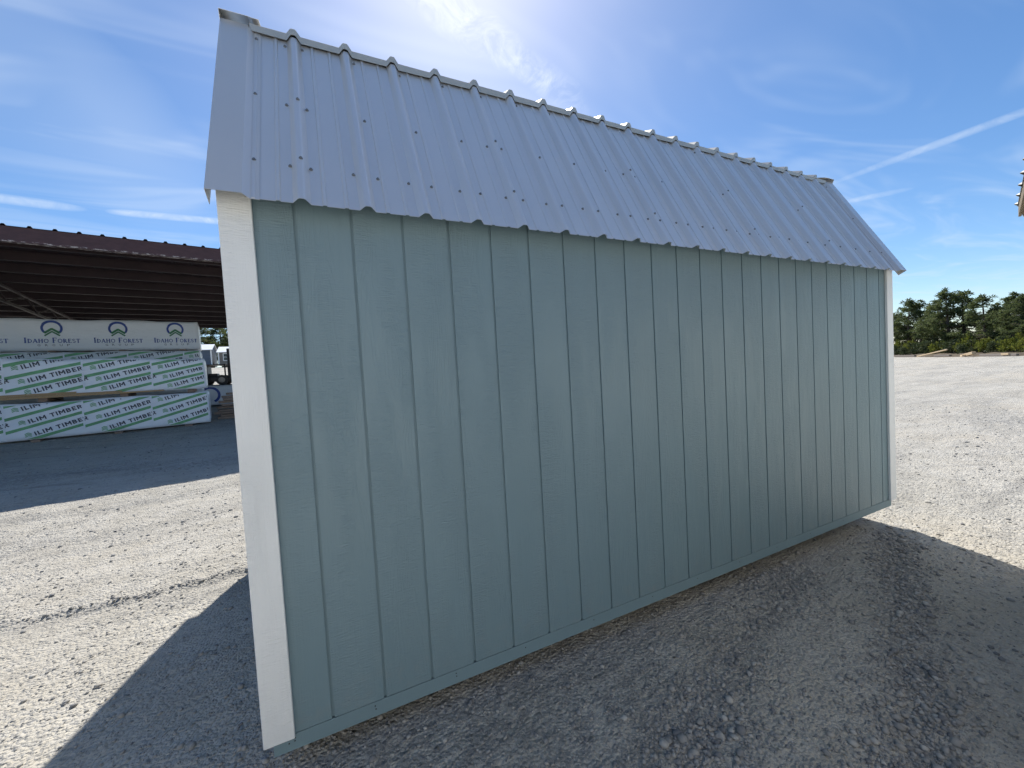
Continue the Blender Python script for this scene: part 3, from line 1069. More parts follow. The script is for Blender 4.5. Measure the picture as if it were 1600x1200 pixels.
M['lumber'] = lumber_mat('fresh_lumber', (0.34, 0.21, 0.10), (0.56, 0.38, 0.21))
M['old_lumber'] = lumber_mat('brown_lumber', (0.18, 0.12, 0.085), (0.34, 0.25, 0.19))


def wrinkle(u, w_):
    """how far the wrap bulges out (negative y) at a point of a pack's front."""
    return -(0.010 * math.sin(u * 2.3 + w_ * 1.7) * math.cos(w_ * 4.1 + u) + 0.006 * math.sin(u * 6.1 - w_ * 5.0 + 0.7) + 0.0035 * math.sin(u * 11.0 + w_ * 7.0))


def pack_body(root, L, D, h0, h1, mat, name='wrap'):
    """wrapped bundle, local x -L..0, y 0..D; height h0 at the left end and h1 at the right; slack, uneven film."""
    nx_, nz_, ny_ = int(L / 0.10), 10, 5
    rx = 0.022
    V, Fc, idx = [], [], {}
    hmin = min(h0, h1)

    def P(i, j, k):
        key = (i, j, k)
        if key not in idx:
            x, w_, y = -L + L * i / nx_, hmin * j / nz_, D * k / ny_
            hh = h0 + (h1 - h0) * i / nx_
            z = w_ * hh / hmin
            # draw the corners in a little
            ex = min(i, nx_ - i) == 0
            ey = min(k, ny_ - k) == 0
            ez = min(j, nz_ - j) == 0
            if ex and (ey or ez):
                x += rx * (0.5 if i == 0 else -0.5)
            if ey and (ex or ez):
                y += rx * (0.6 if k == 0 else -0.6)
            if ez and (ex or ey):
                z += rx * (0.35 if j == 0 else -0.35)
            if k == 0 and not (ex or ez):
                y += wrinkle(x, w_)
            elif j == nz_:
                z += 0.012 * math.sin(x * 3.1 + k) + 0.006 * math.sin(x * 8.7 + 2 * k)
            elif ex:
                x += 0.012 * math.sin(y * 6 + z * 5)
            idx[key] = len(V)
            V.append((x, y, z))
        return idx[key]
    for i in range(nx_):
        for j in range(nz_):
            for k in (0, ny_):
                Fc.append((P(i, j, k), P(i + 1, j, k), P(i + 1, j + 1, k), P(i, j + 1, k)))
        for k in range(ny_):
            for j in (0, nz_):
                Fc.append((P(i, j, k), P(i + 1, j, k), P(i + 1, j, k + 1), P(i, j, k + 1)))
    for j in range(nz_):
        for k in range(ny_):
            for i in (0, nx_):
                Fc.append((P(i, j, k), P(i, j + 1, k), P(i, j + 1, k + 1), P(i, j, k + 1)))
    mb_ = MB()
    mb_.add(V, Fc)
    return obj(name, mb_.mesh(name, mat, smooth=True), root)


def ilim_icon(cx, cy, s):
    vs, fs = [], []
    for k in range(3):
        y = cy - s * 0.5 + k * s * 0.30
        p = [(cx - s * .5, y), (cx, y + s * .22), (cx + s * .5, y), (cx + s * .5, y + s * .17), (cx, y + s * .40), (cx - s * .5, y + s * .17)]
        o = len(vs)
        vs += p
        fs += [(o, o + 1, o + 4, o + 5), (o + 1, o + 2, o + 3, o + 4)]
    return vs, fs


def ilim_print(wrap, L, h0, h1, u_first, w_rows, pitch, slope, skip_low=None):
    """rows of slanted lettering, an emblem before each and green stripes between; u is local x."""
    ang = math.atan(slope)
    h = min(h0, h1)

    def warp(co):
        t = (co.x + L) / L
        hh = h0 + (h1 - h0) * t
        return Vector((co.x, co.y + wrinkle(co.x, co.z), co.z * hh / h))
    rect = (-L + 0.10, -0.035, 0.03, h - 0.03)
    txt = fit(bold_text('ILIM TIMBER'), 0.86, 0.092)
    letters, icons, stripes = [], [], []
    nt = int(L / pitch) + 2
    rr = random.Random(int(u_first * 100))
    for t in range(-nt, 2):
        seam = u_first + t * pitch - 0.17
        for j, wr in enumerate(w_rows):
            du = u_first + t * pitch + 0.075 * j
            jit = rr.uniform(-0.012, 0.012)
            ic = ilim_icon(0, 0, 0.098)
            icons.append(xf(ic, ang * 0.35, du, wr + jit))
            letters.append(xf(txt, ang, du + 0.100, wr - 0.036 + jit))
        for j in range(-1, len(w_rows) + 3):
            wr = w_rows[0] - j * (w_rows[0] - w_rows[1])
            # stripe under row j: from the tile's seam across to the next
            a = (seam + 0.012, wr - 0.155 - 0.045)
            b = (seam + pitch - 0.018, a[1] + (pitch - 0.03) * (slope - 0.028))
            th = 0.062
            sv_, sf_ = [], []
            for q_ in range(13):
                x_, y_ = a[0] + (b[0] - a[0]) * q_ / 12, a[1] + (b[1] - a[1]) * q_ / 12
                sv_ += [(x_, y_ - th / 2), (x_, y_ + th / 2)]
                if q_:
                    sf_.append((2 * q_ - 2, 2 * q_, 2 * q_ + 1, 2 * q_ - 1))
            stripes.append((sv_, sf_))
    for nm, items, mat, eps in (('stripe', stripes, M['green'], 0.005), ('emblem', icons, M['green'], 0.0065), ('lettering', letters, M['navy'], 0.008)):
        for it in items:
            me_ = print_mesh(nm, [it], mat, rect, eps, warp)
            if me_:
                obj(nm, me_, wrap)
    # overlapping seams of the wrap
    for t in range(-nt, 2):
        u = u_first + t * pitch - 0.17
        if -L + 0.05 < u < -0.05:
            me_ = print_mesh('wrap_seam', [([(u + sg * 0.011 + 0.003 * q_ / 8 + 0.004 * math.sin(q_ * 1.9), h * q_ / 8) for q_ in range(9) for sg in (-1, 1)], [(2 * q_, 2 * q_ + 1, 2 * q_ + 3, 2 * q_ + 2) for q_ in range(8)])], M['wrap'], rect, 0.0095, warp)
            obj('wrap_seam', me_, wrap)


PRINT = print_mesh


def ifg_print(wrap, L, h, centres, sc):
    rect = (-L + 0.10, -0.03, 0.03, h - 0.03)

    def print_mesh(nm, items, mat, rc_, e_):
        return PRINT(nm, items, mat, rc_, e_ + 0.003, lambda co: Vector((co.x, co.y + wrinkle(co.x, co.z), co.z)))
    for n_, u in enumerate(centres):
        ring = stroke(arc(0, 0, 0.170 * sc, 0.170 * sc, -38, 218, 32), 0.046 * sc)
        crown = stroke(arc(0, 0.004 * sc, 0.176 * sc, 0.176 * sc, 35, 145, 14), 0.046 * sc)
        wc = 0.577 * sc
        for nm, it, mat, e in (('emblem', ring, M['ifgblue'], .003), ('emblem', crown, M['ifgblue'], .0042)):
            me_ = print_mesh(nm, [xf(it, 0, u, wc)], mat, rect, e)
            if me_:
                obj(nm, me_, wrap)
        for k, (yy, t) in enumerate(((-0.045, 0.050), (-0.115, 0.034))):
            ch = stroke([(-0.130 * sc, yy * sc - 0.075 * sc), (0, yy * sc + 0.030 * sc), (0.130 * sc, yy * sc - 0.075 * sc)], t * sc)
            me_ = print_mesh('emblem', [xf(ch, 0, u, wc)], M['ifggreen'], rect, 0.0055 + .001 * k)
            if me_:
                obj('emblem', me_, wrap)
        vs, fs, wd = serif_text(['IDAHO', 'FOREST'], 0.130 * sc, 0.100 * sc)
        s_ = 0.98 * sc / wd
        me_ = print_mesh('lettering', [([(x * s_ + u - 0.49 * sc, y + 0.200 * sc) for x, y in vs], fs)], M['ifgblue'], rect, 0.003)
        if me_:
            obj('lettering', me_, wrap)
        for i, ch in enumerate('GROUP'):
            t_ = fit(text_polys(ch, 1.0, 0.01), 0.050 * sc, 0.055 * sc)
            me_ = print_mesh('lettering', [xf(t_, 0, u - 0.27 * sc + i * 0.128 * sc, 0.112 * sc)], M['ifggrey'], rect, 0.003)
            if me_:
                obj('lettering', me_, wrap)


def pack(loc, label, L, D, h0, h1, mat, rz=0.0):
    r = empty('lumber_pack', loc, label, 'lumber pack', 'wrapped lumber packs in the barn', rz)
    return r, pack_body(r, L, D, h0, h1, mat)


PIT = 1.17
FA, FB = (-2.71, 11.04), (-3.28, 13.00)


def along(P, u, back):
    return (P[0] + u * math.cos(BR) - back * math.sin(BR), P[1] + u * math.sin(BR) + back * math.cos(BR))


r1, w1 = pack((FA[0], FA[1], 0.565), 'green and white wrapped lumber pack lowest at the front of the stack', 6.1, 1.15, 0.80, 0.825, M['wrap'], BR)
ilim_print(w1, 6.1, 0.80, 0.825, -3.297 + 2 * PIT, [1.238 - .565, 0.962 - .565, 0.682 - .565], PIT, 0.31)
r2, w2 = pack((FA[0] - 0.02, FA[1] - 0.02, 1.478), 'green and white wrapped lumber pack upper at the front, bare wood along its bottom', 6.1, 1.15, 0.97, 0.79, M['wrap'], BR)
ilim_print(w2, 6.1, 0.97, 0.79, -3.215 + 2 * PIT, [0.600, 0.355, 0.130], PIT, 0.28)
for k in range(3):
    mbx = MB().box(-6.05, -0.85 - 0.75 * k, -0.030 + 0.004 * k, 0.35, 0.036 * k - 0.006, 0.036 * k + 0.028).mesh('bare_board', M['lumber'], bevel=0.003)
    obj('bare_board', mbx, r2)
r3, w3 = pack((FB[0], FB[1] + 0.02, 1.795), 'green and white wrapped lumber pack behind, under the plain white one', 6.1, 1.15, 0.85, 0.85, M['wrap_dull'], BR)
ilim_print(w3, 6.1, 0.85, 0.85, -2.598 + 1 * PIT, [0.67, 0.40], PIT * 1.03, 0.24)
r4, w4 = pack((FB[0], FB[1], 2.68), 'white wrapped lumber pack with blue ring emblems on top of the stack', 6.1, 1.15, 0.82, 0.82, M['wrap_dull'], BR)
ifg_print(w4, 6.1, 0.82, [-0.53, -1.735, -2.955, -4.17], 1.0)
r5, w5 = pack((FB[0] - 0.03, FB[1] + 0.05, 0.80), 'white wrapped lumber pack hidden at the bottom of the rear stack', 6.1, 1.15, 0.90, 0.90, M['wrap_dull'], BR)
r6, w6 = pack((-1.60, 14.95, 0.86), 'white wrapped lumber pack with a blue ring behind the stack and boards', 4.6, 1.15, 0.66, 0.66, M['wrap_dull'], BR)
ring = stroke(arc(0, 0, 0.25, 0.25, -60, 240, 28), 0.075)
obj('emblem', print_mesh('emblem', [xf(ring, 0, -1.93, 0.36)], M['ifgblue'], (-4.5, -.03, 0.03, 0.63), 0.006, lambda co: Vector((co.x, co.y + wrinkle(co.x, co.z), co.z))), w6)

# timber bearers under and between the packs
for nm, P, us, z0_, top in (('on the ground under the front stack', FA, (-0.45, -1.75, -3.05, -4.3, -5.6), None, 0.563), ('between the two front packs', FA, (-0.35, -1.6, -2.9, -4.2, -5.5), 1.392, 1.474),
                            ('between the two rear packs', FB, (-0.4, -1.7, -3.0, -4.3, -5.6), 2.647, 2.678), ('on the ground under the rear stack', FB, (-0.5, -3.0, -5.5), None, 0.798),
                            ('between the low rear packs', FB, (-0.5, -3.0, -5.5), 1.702, 1.793), ('under the pack behind the stack', (-1.60, 14.95), (-0.6, -3.8), None, 0.858)):
    for u in us:
        x_, y_ = along(P, u, 0.0)
        z0 = gz(x_, y_) - 0.08 if z0_ is None else z0_
        b = obj('bearer', MB().box(-0.07, 0.07, -0.04 if z0_ is None else 0.03, 1.10, 0, top - z0).mesh('bearer', M['old_lumber'], bevel=0.006), None, (x_, y_, z0), (0, 0, BR))
        tag(b, 'short brown timber bearer ' + nm, 'bearer', 'timber bearers of the lumber stacks')

# brown boards beside the stack
rb = random.Random(5)
for k in range(10):
    x_, y_ = -2.72 + rb.uniform(-0.06, 0.10) + 0.016 * k + (0.05 if k > 5 else 0), 11.62 + rb.uniform(-.05, .05)
    L = 2.2 + rb.uniform(-0.2, 0.2)
    b = obj('loose_board', MB().box(0, L, 0, 0.30 + rb.uniform(-.06, .06), 0, rb.uniform(0.045, 0.068)).mesh('loose_board', M['old_lumber'], bevel=0.004), None, (x_, y_, gz(-2.2, 11.6) + 0.01 + 0.075 * k), (rb.uniform(-0.03, 0.03), rb.uniform(-0.012, 0.012), BR + rb.uniform(-0.12, 0.12)))
    tag(b, 'rough brown board in the low pile beside the wrapped packs', 'board', 'brown boards piled beside the lumber packs')

# ------------------------------------------------------------------ forklift beyond the barn
M['black'] = simple('black_machine_paint', (0.014, 0.014, 0.016), 0.5, 0.2, 6)
M['tyre'] = simple('tyre_rubber', (0.018, 0.018, 0.018), 0.85, 0.2, 9)
M['rim'] = simple('dusty_rim', (0.20, 0.19, 0.17), 0.6, 0.2, 9)
fl = empty('forklift', (-5.50, 24.3, gz(-5.50, 24.3)), 'black forklift with raised mast, half hidden by the white corner board', 'forklift')
bx = lambda nm, a, par=fl, mat='black': obj(nm, MB().box(*a).mesh(nm, M[mat], bevel=0.02), par)
bx('chassis', (-0.62, 0.95, -0.45, 0.45, 0.02 + 0.16, 0.42))
bx('engine_cover', (-0.60, -0.18, -0.42, 0.42, 0.42, 1.00))
bx('counterweight', (-0.80, -0.622, -0.44, 0.44, 0.20, 0.92))
bx('seat', (-0.17, 0.20, -0.25, 0.25, 0.422, 0.62))
gd = bx('guard', (-0.66, 0.66, -0.44, 0.44, 1.06, 1.12))
for x, z0, z1 in ((-0.62, 0.921, 1.06), (0.55, 0.421, 1.06)):
    for y in (-0.40, 0.36):
        bx('guard_post', (x, x + 0.07, y, y + 0.05, z0, z1), gd)
ms = bx('mast', (0.72, 0.86, -0.40, -0.30, 0.10, 1.95))
bx('mast_rail', (0.72, 0.86, 0.30, 0.40, 0.10, 1.95), ms)
bx('crossbar', (0.74, 0.84, -0.298, 0.298, 1.84, 1.94), ms)
bx('crossbar', (0.74, 0.84, -0.298, 0.298, 1.02, 1.12), ms)
bx('carriage', (0.865, 0.93, -0.42, 0.42, 0.30, 0.75), ms)
for y in (-0.3, 0.2):
    bx('fork', (0.932, 1.95, y, y + 0.1, 0.24, 0.29), ms)
for x in (-0.38, 0.45):
    for y in (-0.50, 0.50):
        wl = obj('wheel', MB().tube([(x, y - 0.09, 0.26), (x, y + 0.09, 0.26)], [0.27, 0.27], 16).mesh('wheel', M['tyre']), fl)
        s_ = -1 if y < 0 else 1
        obj('rim', MB().tube([(x, y + s_ * 0.088, 0.26), (x, y + s_ * 0.10, 0.26)], [0.15, 0.14], 12).mesh('rim', M['rim']), wl)

# ------------------------------------------------------------------ far sheds
M['slate'] = simple('slate_blue_siding', (0.075, 0.100, 0.140), 0.6, 0.12, 4)
M['tan'] = simple('brown_grey_siding', (0.19, 0.165, 0.14), 0.6, 0.12, 4)
M['white'] = simple('white_paint', (0.78, 0.78, 0.76), 0.5, 0.05, 3)
M['white_roof'] = simple('white_roof_metal', (0.75, 0.76, 0.77), 0.4, 0.06, 3, metal=0.2)
M['glass'] = simple('dark_window_glass', (0.02, 0.025, 0.03), 0.08, 0.1, 2)
M['cream'] = simple('cream_siding', (0.86, 0.85, 0.80), 0.5, 0.05, 3)
M['fill'] = simple('beige_siding', (0.84, 0.82, 0.77), 0.55, 0.06, 4, bump=0.2)


def small_shed(loc, rz, wx, dy, wall_h, rise, mat, label, window=False):
    r = empty('small_shed', loc, label, 'shed', 'small sheds on the far side of the yard', rz)
    body = MB().prism([(-dy / 2, 0.12), (dy / 2, 0.12), (dy / 2, wall_h), (0, wall_h + rise), (-dy / 2, wall_h)], 'x', -wx / 2, wx / 2)
    wl = obj('wall', body.mesh('wall', mat), r)
    for s in (-1, 1):
        p = [(0.0, wall_h + rise + 0.01), (s * (dy / 2 + 0.2), wall_h - 0.2 * rise / (dy / 2) + 0.01), (s * (dy / 2 + 0.2), wall_h - 0.2 * rise / (dy / 2) + 0.07), (0.0, wall_h + rise + 0.07)]
        obj('roof_slope', MB().prism(p, 'x', -wx / 2 - 0.15, wx / 2 + 0.15).mesh('roof_slope', M['white_roof']), r)
    for x in (-wx / 2, wx / 2):
        obj('corner_trim', MB().box(x - 0.06, x + 0.06, -dy / 2 - 0.03, -dy / 2 - 0.002, 0.12, wall_h - 0.05).mesh('corner_trim', M['white']), r)
    for x in (-wx / 2 + 0.2, wx / 2 - 0.35):
        obj('skid', MB().box(x, x + 0.15, -dy / 2 + 0.05, dy / 2 - 0.05, -0.4, 0.118).mesh('skid', M['skid']), r)
    if window:
        x0, z0 = window
        wn = obj('window', MB().box(x0 - 0.36, x0 + 0.36, -dy / 2 - 0.05, -dy / 2 - 0.002, z0 - 0.42, z0 + 0.42).mesh('window', M['white']), r)
        obj('pane', MB().box(x0 - 0.29, x0 + 0.29, -dy / 2 - 0.06, -dy / 2 - 0.051, z0 - 0.35, z0 - 0.02).mesh('pane', M['glass']), wn)
        obj('pane', MB().box(x0 - 0.29, x0 + 0.29, -dy / 2 - 0.06, -dy / 2 - 0.051, z0 + 0.02, z0 + 0.35).mesh('pane', M['glass']), wn)
    return r


small_shed((-12.95, 51.6, gz(-12, 51)), 0.06, 3.0, 3.0, 1.92, 0.62, M['slate'], 'slate blue shed with white roof beyond the barn, left of the brown one')
small_shed((-9.30, 51.8, gz(-9, 51)), 0.05, 3.0, 3.0, 1.62, 0.62, M['tan'], 'brown-grey shed with white roof and one window beyond the barn', (-0.75, 1.05))

# ------------------------------------------------------------------ neighbouring shed, its eave end just in view
NBR = math.radians(14.0)
nb = empty('neighbour_shed', (5.40, -0.595, gz(5.4, -.6)), 'pale shed whose grey ribbed roof corner juts in at the right', 'shed', None, NBR)
NL, ND, NH = 3.70, 2.4, 2.685
pr = [(-NL, 0)]
for k in range(1, 13):
    c = -NL - 0.02 + k * 0.3048
    if c < -0.05:
        pr += [(c - 0.034, 0), (c - 0.014, 0.018), (c + 0.014, 0.018), (c + 0.034, 0)]
pr.append((0.0, 0))
obj('roof_panel', MB().sheet(pr, lambda x, h: (x, -0.0 + 0.85 * h, NH + 0.5 * h), lambda x, h: (x, -1.35 + 0.45 * h, NH + 0.72 + 0.9 * h), 0.003).mesh('roof_panel', M['cap']), nb)
obj('roof_panel', MB().sheet(pr, lambda x, h: (x, -2.70 - 0.85 * h, NH + 0.5 * h), lambda x, h: (x, -1.352 - 0.45 * h, NH + 0.722 + 0.9 * h), 0.003).mesh('roof_panel', M['cap']), nb)
obj('eave_trim', MB().box(-NL, -0.002, -0.022, -0.006, NH - 0.085, NH - 0.008).mesh('eave_trim', M['skid']), nb)
obj('rake_trim', MB().prism([(-0.004, NH - 0.008), (-1.35, NH + 0.71), (-1.35, NH + 0.62), (-0.03, NH - 0.095)], 'x', -0.03, -0.003).mesh('rake_trim', M['roof_trim']), nb)
obj('soffit', MB().box(-NL + 0.02, -0.04, -0.262, -0.023, NH - 0.075, NH - 0.060).mesh('soffit', M['skid']), nb)
wb = MB().prism([(-0.27, 0.12), (-2.43, 0.12), (-2.43, NH - 0.03), (-1.35, NH + 0.58), (-0.27, NH - 0.03)], 'x', -NL + 0.12, -0.16)
obj('wall', wb.mesh('wall', M['fill']), nb)
for k in range(17):
    x = -NL + 0.125 + k * 0.2
    obj('board', MB().box(x, x + 0.19, -0.269, -0.261, 0.13, NH - 0.076).mesh('board', M['fill'], bevel=0.002), nb)
for y in (-0.5, -2.3):
    obj('skid', MB().box(-NL + 0.2, -0.2, y, y + 0.12, -0.1, 0.119).mesh('skid', M['skid']), nb)

# ------------------------------------------------------------------ unseen shed added behind the photographer, its pale wall bouncing fill light
def bounce_shed(loc, rz, L, D, H, rise, label):
    r = empty('bounce_shed', loc, label, 'shed', None, rz)
    p = [(0, 0.14), (-D, 0.14), (-D, H), (-D / 2, H + rise), (0, H)]
    obj('wall', MB().prism(p, 'x', -L / 2 + 0.02, L / 2 - 0.02).mesh('wall', M['cream']), r)
    bm_ = MB().box(-0.098, 0.098, 0.002, 0.010, 0.15, H - 0.03).mesh('board', M['cream'], bevel=0.002)
    for k in range(int((L - 0.1) / 0.2032)):
        obj('board', bm_, r, (-L / 2 + 0.15 + 0.2032 * k, 0, 0))
    prf = [(-L / 2 - 0.1, 0)]
    x = -L / 2 + 0.05
    while x < L / 2:
        prf += [(x - 0.027, 0), (x - 0.0125, 0.019), (x + 0.0125, 0.019), (x + 0.027, 0)]
        x += 0.2286
    prf.append((L / 2 + 0.1, 0))
    e = 0.10
    for s in (0, 1):
        ya, yb = (e, -D / 2) if s == 0 else (-D - e, -D / 2 - 0.001)
        obj('roof_panel', MB().sheet(prf, lambda x, h: (x, ya, H + 0.02 - e * rise / (D / 2) + h), lambda x, h: (x, yb, H + rise + 0.02 + h), 0.002).mesh('roof_panel', M['cap']), r)
    for y in (-0.4, -D + 0.25):
        obj('skid', MB().box(-L / 2 + 0.2, L / 2 - 0.2, y, y + 0.14, -0.15, 0.138).mesh('skid', M['skid']), r)


bounce_shed((-1.15, -3.0, -0.02), math.radians(6), 5.0, 3.0, 2.6, 1.0, 'cream shed added unseen behind the photographer to bounce sunlight onto the teal wall')

# ------------------------------------------------------------------ trees
M['bark'] = simple('pine_bark', (0.085, 0.066, 0.052), 0.9, 0.3, 6, bump=0.4, bscale=20)


def leaf_mat(name, cols, transl):
    m, t, b = island_mat(name, cols, 0.6)
    g = t.n('ShaderNodeNewGeometry').outputs['Position']
    base = b.inputs['Base Color'].links[0].from_socket
    c = t.mix(t.math('MULTIPLY', t.ramp(t.noise(g, 0.9, 3.0), 0.4, 0.65), 0.5), base, cols[-1] + (1,))
    setb(t, b, Base_Color=c)
    out = [n_ for n_ in t.nt.nodes if n_.type == 'OUTPUT_MATERIAL'][0]
    tl = t.n('ShaderNodeBsdfTranslucent', {'Color': c})
    mx = t.n('ShaderNodeMixShader', {0: transl, 1: b.outputs[0], 2: tl.outputs[0]})
    t.nt.links.new(mx.outputs[0], out.inputs[0])
    return m


M['needle'] = leaf_mat('pine_needles', [(0.055, 0.076, 0.034), (0.090, 0.118, 0.048), (0.15, 0.175, 0.066)], 0.42)
M['scrub'] = leaf_mat('scrub_leaves', [(0.075, 0.105, 0.024), (0.14, 0.165, 0.030), (0.23, 0.24, 0.042)], 0.35)
M['dark_scrub'] = leaf_mat('dark_scrub_leaves', [(0.034, 0.054, 0.026), (0.056, 0.080, 0.034), (0.09, 0.105, 0.045)], 0.3)


def np_mesh(name, V, Fc, mat):
    m = bpy.data.meshes.new(name)
    m.vertices.add(len(V))
    m.vertices.foreach_set('co', np.asarray(V, np.float32).ravel())
    Fc = np.asarray(Fc, np.int32)
    m.loops.add(Fc.size)
    m.loops.foreach_set('vertex_index', Fc.ravel())
    m.polygons.add(len(Fc))
    m.polygons.foreach_set('loop_start', np.arange(0, Fc.size, Fc.shape[1]))
    m.update(calc_edges=True)
    m.materials.append(mat)
    return m


def tuft(centers, radii, per, r, ln, wd, up=0.35, flatten=0.75):
    """needle tufts: narrow leaf-sized faces pointing out of each clump."""
    C = np.repeat(np.asarray(centers), per, 0)
    Rr = np.repeat(np.asarray(radii), per)
    d = r.normal(size=(len(C), 3))
    d[:, 2] += up
    d /= np.linalg.norm(d, axis=1, keepdims=True)
    base = C + d * (Rr * r.uniform(0.05, 0.75, len(C)))[:, None] * np.array([1, 1, flatten])
    s = np.cross(d, r.normal(size=d.shape))
    s /= np.linalg.norm(s, axis=1, keepdims=True)
    L = ln * r.uniform(0.6, 1.3, len(C))[:, None]
    Wd = wd * r.uniform(0.6, 1.3, len(C))[:, None]
    tip = base + d * L
    mid = base + d * L * 0.5
    V = np.stack([base - s * Wd * .3, mid - s * Wd * .5, tip, mid + s * Wd * .5], 1)
    return V.reshape(-1, 3), np.arange(len(C) * 4).reshape(-1, 4)


def pine_proto(seed, dense):
    r = np.random.default_rng(seed)
    H = 1.0                                       # unit height, scaled later to metres
    bend = r.uniform(-0.03, 0.03, 2)
    trunk = MB()
    pts = [(bend[0] * t * t, bend[1] * t * t, t * 0.93 - 0.03) for t in np.linspace(0, 1, 8)]
    trunk.tube(pts, [0.021 * (1 - 0.85 * t) + 0.002 for t in np.linspace(0, 1, 8)], 7)
    cen, rad = [], []
    z0 = r.uniform(0.17, 0.28)
    n = 46 if dense else 38
    for k in range(n):
        t = (k + r.random()) / n
        z = z0 + (0.95 - z0) * t
        span = (0.25 * (1 - t) ** 0.65 + 0.05) * r.uniform(0.45, 1.3)
        if t < 0.12:
            span *= 0.7
        a = r.uniform(0, 6.283)
        p0 = Vector((bend[0] * z * z, bend[1] * z * z, z - 0.02))
        tip = p0 + Vector((math.cos(a) * span, math.sin(a) * span, span * r.uniform(0.05, 0.5)))
        mid = p0.lerp(tip, 0.5) - Vector((0, 0, 0.01))
        trunk.tube([p0, mid, tip], [0.0065 * (1 - .6 * t), 0.004 * (1 - .5 * t), 0.0015], 4, False)
        m = max(2, int(span / 0.055))
        for i in range(m):
            f = 0.45 + 0.6 * (i + 0.6) / m
            q_ = p0.lerp(tip, f)
            cen.append((q_.x + r.normal(0, .018), q_.y + r.normal(0, .018), q_.z + r.normal(0.012, .015)))
            rad.append(r.uniform(0.024, 0.048))
    for i in range(5):
        cen.append((bend[0] + r.normal(0, .015), bend[1] + r.normal(0, .015), 0.90 + 0.025 * i))
        rad.append(0.035 - 0.003 * i)
    V, Fc = tuft(cen, rad, 44, r, 0.036, 0.0125)
    return trunk.mesh('trunk', M['bark']), np_mesh('crown', V, Fc, M['needle'])


PINES = [pine_proto(100 + k, k % 2 == 0) for k in range(5)]


def pine(x, y, h, k, label, group, wide=1.0):
    root = empty('pine_tree', (x, y, gz(x, y) - 0.1), label, 'tree', group, random.uniform(0, 6.28))
    root.scale = (h * wide, h * wide, h)
    tm, cm = PINES[k % 5]
    obj('trunk', tm, root)
    obj('crown', cm, root)


GRP = 'pines at the edge of the yard'
front = [(92.3, 32.0, 7.6, 'low pine just right of the shed corner, first in the row'),
         (87.2, 28.7, 9.3, 'slim pine second from the shed corner in the right-hand row'),
         (88.8, 27.5, 8.9, 'pine third from the shed corner in the right-hand row'),
         (83.8, 24.3, 8.1, 'pine fourth from the shed corner in the right-hand row'),
         (79.4, 21.7, 9.3, 'tallest pine in the middle of the right-hand row'),
         (81.3, 20.7, 8.9, 'broad pine just right of the tallest one in the right-hand row'),
         (74.2, 17.0, 7.4, 'pine between the broad pine and the right edge of the photo'),
         (78.6, 16.9, 6.0, 'short pine in the dip left of the rightmost pines'),
         (73.1, 14.6, 7.15, 'pine second from the right edge of the photo'),
         (70.0, 13.1, 6.6, 'pine at the right edge of the photo')]
for i, (x, y, h, lb) in enumerate(front):
    pine(x, y, h, i, lb, GRP, (1.30, 1.05, 1.2, 1.25, 1.12, 1.3, 1.25, 1.4, 1.25, 1.25)[i])
rt = random.Random(3)
dd = Vector((-0.741, -0.671, 0))
nn = Vector((0.671, -0.741, 0))
for i in range(17):
    p = Vector((92, 38.5, 0)) + dd * (i * 2.6 + rt.uniform(-.6, .6)) + nn * (11 + rt.uniform(0, 6))
    pine(p.x, p.y, rt.uniform(4.2, 7.8), i + 1, 'dark pine in the second row behind the right-hand pines', 'second row of pines', 1.5)
for i in range(6):
    p = Vector((62, 11.3, 0)) + dd * (2.5 + i * 3.6) + nn * (4 + rt.uniform(0, 4))
    pine(p.x, p.y, rt.uniform(6.0, 7.6), i + 2, 'pine past the right edge of the photo', 'pines beyond the right edge', 1.25)
for i in range(11):
    x, y = -34 + i * 2.75 + rt.uniform(-.6, .6), 82 + rt.uniform(-3, 5)
    pine(x, y, rt.uniform(7.0, 8.8), i, 'pine behind the small sheds seen under the barn roof', 'pines behind the small sheds', 1.45)


def scrub_proto(seed, mat):
    r = np.random.default_rng(seed)
    n = 26
    a = r.uniform(0, 6.283, n)
    rr = np.sqrt(r.random(n)) * 0.55
    cen = np.stack([rr * np.cos(a), rr * np.sin(a), 0.18 + r.random(n) * (0.75 - rr * 0.6)], -1)
    V, Fc = tuft(cen, r.uniform(0.14, 0.26, n), 46, r, 0.13, 0.055, 0.4, 0.9)
    st = MB()
    for c in cen[:10]:
        st.tube([(c[0] * .2, c[1] * .2, -0.05), tuple(c)], [0.02, 0.006], 4, False)
    return st.mesh('stem', M['bark']), np_mesh('foliage', V, Fc, mat)


SCR = [scrub_proto(200, M['scrub']), scrub_proto(201, M['dark_scrub']), scrub_proto(202, M['scrub']), scrub_proto(203, M['dark_scrub'])]
